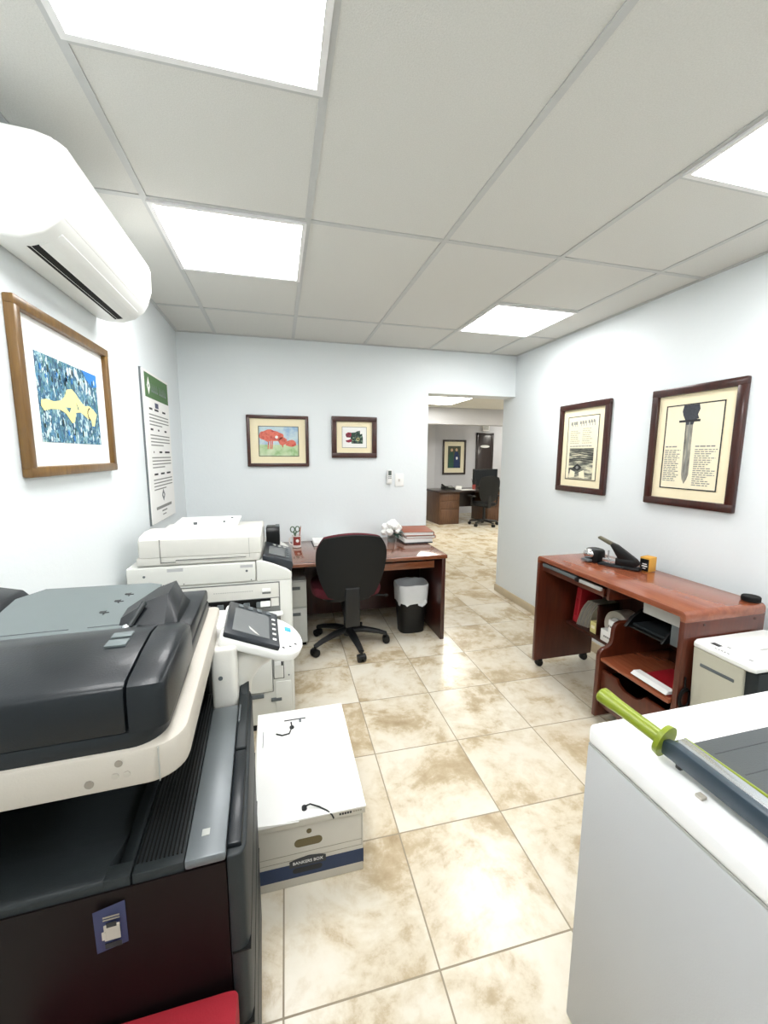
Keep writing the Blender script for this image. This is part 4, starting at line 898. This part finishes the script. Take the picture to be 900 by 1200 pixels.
# ------------------------------------------------------------------ shredder
t = thing('paper_shredder', (1.92, 1.15, 0), 'cream paper shredder with white top between cart and white cabinet', 'shredder')
SZ = .682
b = MB(); b.prism([(1.755, .04), (1.722, SZ-.025), (2.14, SZ-.025), (2.12, .04)], 'y', 1.075, 1.275, 'putty', .008, 3); b.build('bin_front', t)
b = MB(); b.prism([(1.765, .03), (1.735, SZ-.03), (2.14, SZ-.03), (2.12, .03)], 'y', 1.03, 1.08, 'dkgrey', .006, 2); b.build('side_panel', t)
b = MB(); b.prism([(1.708, 1.05), (1.72, 1.03), (2.14, 1.02), (2.16, 1.04), (2.16, 1.27), (2.14, 1.285), (1.75, 1.285), (1.716, 1.27)], 'z', SZ-.024, SZ, 'white', .006, 3); hd_ = b.build('head', t)
b = MB(); b.box(1.90, 2.10, 1.13, 1.142, SZ-.001, SZ+.0006, 'lseam'); b.build('feed_slot', hd_)
b = MB(); b.box(1.76, 1.785, 1.20, 1.235, SZ-.001, SZ+.001, 'ink', .0005).box(1.79, 1.80, 1.175, 1.19, SZ-.001, SZ+.0006, 'ink2')
for k in range(5): b.box(1.732, 1.738, 1.14+.012*k, 1.149+.012*k, SZ-.001, SZ+.0005, 'ink'); b.box(1.742, 1.746, 1.125+.011*k, 1.133+.011*k, SZ-.001, SZ+.0005, 'ink2')
b.box(1.76, 1.772, 1.075, 1.09, SZ-.001, SZ+.0006, 'ink2'); b.build('switch', hd_)
b = MB(); b.prism([(1.105, .58), (1.24, .58), (1.24, .594), (1.105, .594)], 'x', 1.7225, 1.74, 'grey', .003); b.build('window', t)
for x, y in ((1.80, 1.08), (1.80, 1.24), (2.08, 1.08), (2.08, 1.24)):
    b = MB(); b.cyl((x, y-.012, .02), (x, y+.012, .02), .02, .02, 'black', 14).cyl((x, y, .02), (x, y, .05), .008, .008, 'black', 8); b.build('caster', t)
# cable coil behind
# ------------------------------------------------------------------ white cabinet
t = thing('appliance_cabinet', (1.03, .40, 0), 'large white enamel appliance in the right foreground under the paper cutter', 'appliance')
GX0, GX1, GY0, GY1, GZ = .687, 1.40, -.10, .725, .85
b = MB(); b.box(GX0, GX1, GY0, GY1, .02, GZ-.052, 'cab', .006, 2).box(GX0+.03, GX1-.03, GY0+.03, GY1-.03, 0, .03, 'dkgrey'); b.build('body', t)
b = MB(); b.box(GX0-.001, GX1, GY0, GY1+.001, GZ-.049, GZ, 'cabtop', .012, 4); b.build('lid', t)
b = MB(); b.box(GX0+.002, GX1-.003, GY0+.003, GY1-.002, GZ-.053, GZ-.048, 'lseam'); b.build('seam', t)
# paper cutter
t = thing('paper_cutter', (.95, .30, GZ), 'guillotine paper cutter with lime green handle on the white appliance', 'paper cutter')
KZ = GZ+.0005
b = MB(); b.box(.80, 1.25, .02, .588, KZ+.006, KZ+.026, 'cutd', .003)
for k in range(9): b.box(.835, 1.245, .55-.056*k, .5518-.056*k, KZ+.0255, KZ+.0264, 'cline')
bd = b.build('board', t)
b = MB()
for x in (.83, 1.2):
    for y in (.06, .55): b.cyl((x, y, KZ), (x, y, KZ+.007), .012, .012, 'black', 12)
b.build('rubber_feet', bd)
b = MB(); b.box(.800, .806, .02, .590, KZ+.024, KZ+.040, 'lime', .002); plabel(b.build('guard', t), 'thin lime green finger guard')
b = MB(); b.prism([(.585, .872), (.585, .902), (.56, .909), (.0, .892), (.0, .858)], 'x', .736, .755, 'armd', .004, 2).box(.740, .752, .545, .556, .862, .882, 'black', .002); b.build('cutting_arm', t)
b = MB(); b.prism([(.578, .882), (.575, .904), (.0, .888), (.0, .868)], 'x', .7555, .784, 'sil', .002); b.build('blade', t)
b = MB(); b.box(.725, .738, .49, .503, KZ, KZ+.006, 'tan', .001); plabel(b.build('stop_peg', t), 'small brown peg')
b = MB(); ha = Vector((.750, .59, .893)); hb = Vector((.720, .732, .916)); ax = (hb-ha)
rings = []
for u, r_ in ((0, .0165), (.15, .0165), (.4, .0165), (.7, .0175), (.9, .020), (.97, .020), (1, .015)):
    c = ha+ax*u; tdir = ax.normalized(); sd = tdir.cross(Vector((0, 0, 1))).normalized(); up = sd.cross(tdir)
    rings.append([c+(sd*math.cos(2*PI*k/20)*1.0+up*math.sin(2*PI*k/20)*.85)*r_ for k in range(20)])
b.loft(rings, 'lime'); hn = b.build('handle', t); plabel(hn, 'lime green grip with a round guard')
b = MB(); td = ax.normalized(); b.cyl(ha-td*.004, ha+td*.006, .034, .032, 'lime', 24); b.build('hand_guard', hn)

# ------------------------------------------------------------------ next room furniture
a_ = math.radians(-6)
t = thing('executive_desk', (4.05, 8.35, 0), 'brown wooden double pedestal desk in the next room seen through the doorway', 'desk')
t['_off'] = (0, 0, 0); t.rotation_euler = (0, 0, math.radians(4)); t.location = (4.06, 8.36, 0)
b = MB(); b.box(-.86, .86, -.40, .40, .69, .725, 'fdoor', .006); b.build('desktop', t)
for x0, x1 in ((-.80, -.33), (.36, .80)):
    b = MB(); b.box(x0, x1, -.33, .33, .001, .69, 'fwood', .004); pd = b.build('pedestal', t)
    for z0, z1 in ((.04, .33), (.34, .50), (.51, .66)):
        b = MB(); b.box(x0+.02, x1-.02, -.345, -.33, z0, z1, 'fwood', .004); b.build('drawer', pd)
b = MB(); b.box(-.33, .36, .20, .22, .30, .69, 'fdoor'); b.build('modesty_panel', t)
t = thing('task_chair', (4.30, 7.72, 0), 'tall black mesh chair in the next room in front of the desk', 'chair')
ox, oy = 4.19, 7.72
b = MB(); surf(backfn(ox, oy-.20, .79, .235, .19, .27, .05, -.03), 12, 12, .035, b, 'mesh'); b.build('backrest', t)
b = MB(); b.loft([srect(ox, oy+.03, .23*s_, .22*s_, z, 28, 3.2) for s_, z in ((.9, .42), (1, .44), (1, .48), (.9, .5))], 'mesh'); b.build('seat', t)
for sg in (-1, 1):
    b = MB(); b.tube([(ox+sg*.21, oy, .43), (ox+sg*.29, oy, .45), (ox+sg*.30, oy, .62)], .018, 'cbase', 8).box(ox+sg*.30-.035, ox+sg*.30+.035, oy-.13, oy+.13, .62, .65, 'cbase', .01); b.build('armrest', t)
b = MB(); b.cyl((ox, oy, .08), (ox, oy, .42), .03, .03, 'cbase').box(ox-.04, ox+.04, oy-.22, oy-.19, .4, .7, 'cbase', .01).box(ox-.04, ox+.04, oy-.21, oy, .39, .42, 'cbase', .008); b.build('post', t)
for k in range(5):
    aa = -1.35+k*2*PI/5; c, s_ = math.cos(aa), math.sin(aa)
    b = MB(); b.tube([(ox, oy, .12), (ox+c*.3, oy+s_*.3, .08)], [.035, .022], 'cbase', 10, .7); lg = b.build('base_leg', t)
    b = MB(); b.cyl((ox+c*.3-s_*.025, oy+s_*.3+c*.025, .032), (ox+c*.3+s_*.025, oy+s_*.3-c*.025, .032), .032, .032, 'black', 14); b.build('caster', lg)
t = thing('computer_monitor', (4.5, 8.4, .727), 'dark grey computer monitor on the desk in the next room', 'monitor')
b = MB(); b.box(4.23, 4.84, 8.35, 8.385, .80, 1.17, 'black', .008); b.build('housing', t)
b = MB(); b.box(4.25, 4.82, 8.347, 8.351, .82, 1.15, 'adf'); b.build('screen', t)
b = MB(); b.box(4.48, 4.58, 8.385, 8.41, .74, .95, 'black', .005).box(4.40, 4.66, 8.30, 8.50, .7275, .742, 'black', .004); b.build('stand', t)
t = thing('desk_phone', (3.62, 8.3, .727), 'black desk phone on the desk in the next room', 'phone')
b = MB(); b.prism([(8.16, .7275), (8.16, .745), (8.36, .80), (8.36, .7275)], 'x', 3.46, 3.73, 'black', .006); b.build('base', t)
b = MB(); b.tube([(3.49, 8.18, .785), (3.49, 8.27, .81), (3.49, 8.36, .825)], [.024, .018, .024], 'black', 10); b.build('handset', t)
b = MB(); b.box(3.60, 3.70, 8.22, 8.30, .775, .785, 'greybox', .001, 1, None); b.build('display', t)
b = MB(); b.box(3.76, 3.90, 8.22, 8.26, .7275, .80, 'paper', .003); tag(b.build('note_card'), 'white card standing beside the black desk phone', 'card')
b = MB(); b.box(3.80, 4.12, 7.99, 8.2, .7275, .735, 'paper', .001); tag(b.build('paper_stack'), 'white papers lying on the desk in the next room', 'papers')
t = thing('pencil_cup', (4.15, 8.2, .727), 'pencil cup beside the monitor in the next room', 'cup')
b = MB(); b.lathe([(.035, 0), (.04, .11), (.035, .11), (.03, .01), (0, .01)], (4.14, 8.12, .7275), 'mugred', 16); b.build('cup', t)
for k in range(4):
    b = MB(); b.cyl((4.14+.01*math.cos(k*1.6), 8.12+.01*math.sin(k*1.6), .74), (4.14+.06*math.cos(k*1.6), 8.12+.05*math.sin(k*1.6), .93+.02*k), .005, .005, 'ink', 6); b.build('pen', t)
t, fl = frame_thing('framed_painting', 'dark framed painting of two robed figures on the far wall of the next room', 'F', 3.955, 4.582, .995, 1.855, .045, 'fdoor', mm='ivory')
M['fpaint'] = paint_mat('figures_backdrop', [(.3, lin('28372c')), (.5, lin('4b5140')), (.7, lin('3c3428'))], 6, vor=False); M['robeb'] = mat('robe_blue', '22355e', .7, var=.3, nscale=8); M['robeg'] = mat('robe_green', '2d5546', .7, var=.3, nscale=8); M['skin'] = mat('painted_skin', 'c9a988', .7)
b = MB(); fl(b, rect(.18, .82, .15, .86), 'fpaint', .0116); fl(b, [(.2, .16), (.48, .16), (.46, .5), (.44, .66), (.3, .68), (.22, .5)], 'robeg', .0122); fl(b, [(.48, .16), (.8, .16), (.76, .5), (.68, .68), (.54, .68), (.48, .5)], 'robeb', .0123)
fl(b, blob(.37, .73, .06, .05, 12), 'skin', .0125); fl(b, blob(.61, .74, .06, .05, 12), 'skin', .0125); fl(b, blob(.63, .47, .05, .05, 10), 'paper', .0126); b.build('artwork', t)
t = thing('wall_sign', (5.1, 9.45, 2.09), 'small white square sign box above the dark door in the next room', 'sign')
b = MB(); b.box(5.01, 5.185, FY-.06, FY, 2.09, 2.25, 'paper', .004); b.build('box', t)
b = MB(); b.box(5.03, 5.165, FY-.063, FY-.059, 2.11, 2.23, 'greybox', .002); b.build('face', t)

for o in bpy.data.objects:
    if '_off' in o: del o['_off']
# ------------------------------------------------------------------ world, camera, view
W = bpy.data.worlds.new('world'); SC.world = W; W.use_nodes = True
W.node_tree.nodes['Background'].inputs[0].default_value = (.8, .85, .9, 1); W.node_tree.nodes['Background'].inputs[1].default_value = .3
yaw, pitch, roll, fpx, hf = .2534, .1395, -.0049, 475.136, 1.4705
f = Vector((math.sin(yaw)*math.cos(pitch), math.cos(yaw)*math.cos(pitch), -math.sin(pitch)))
r = Vector((math.cos(yaw), -math.sin(yaw), 0)); dn = f.cross(r)
r2 = r*math.cos(roll)+dn*math.sin(roll); d2 = -r*math.sin(roll)+dn*math.cos(roll)
cam = bpy.data.cameras.new('camera'); co = bpy.data.objects.new('camera', cam); COL.objects.link(co)
u = -d2; bk_ = -f
co.matrix_world = Matrix(((r2.x, u.x, bk_.x, 0), (r2.y, u.y, bk_.y, 0), (r2.z, u.z, bk_.z, hf), (0, 0, 0, 1)))
cam.sensor_fit = 'HORIZONTAL'; cam.sensor_width = 36; cam.lens = 36*fpx/900; cam.clip_start = .02
SC.camera = co
SC.view_settings.view_transform = 'Standard'; SC.view_settings.look = 'None'; SC.view_settings.gamma = 1; SC.view_settings.use_curve_mapping = False
SC.view_settings.exposure = 0.97
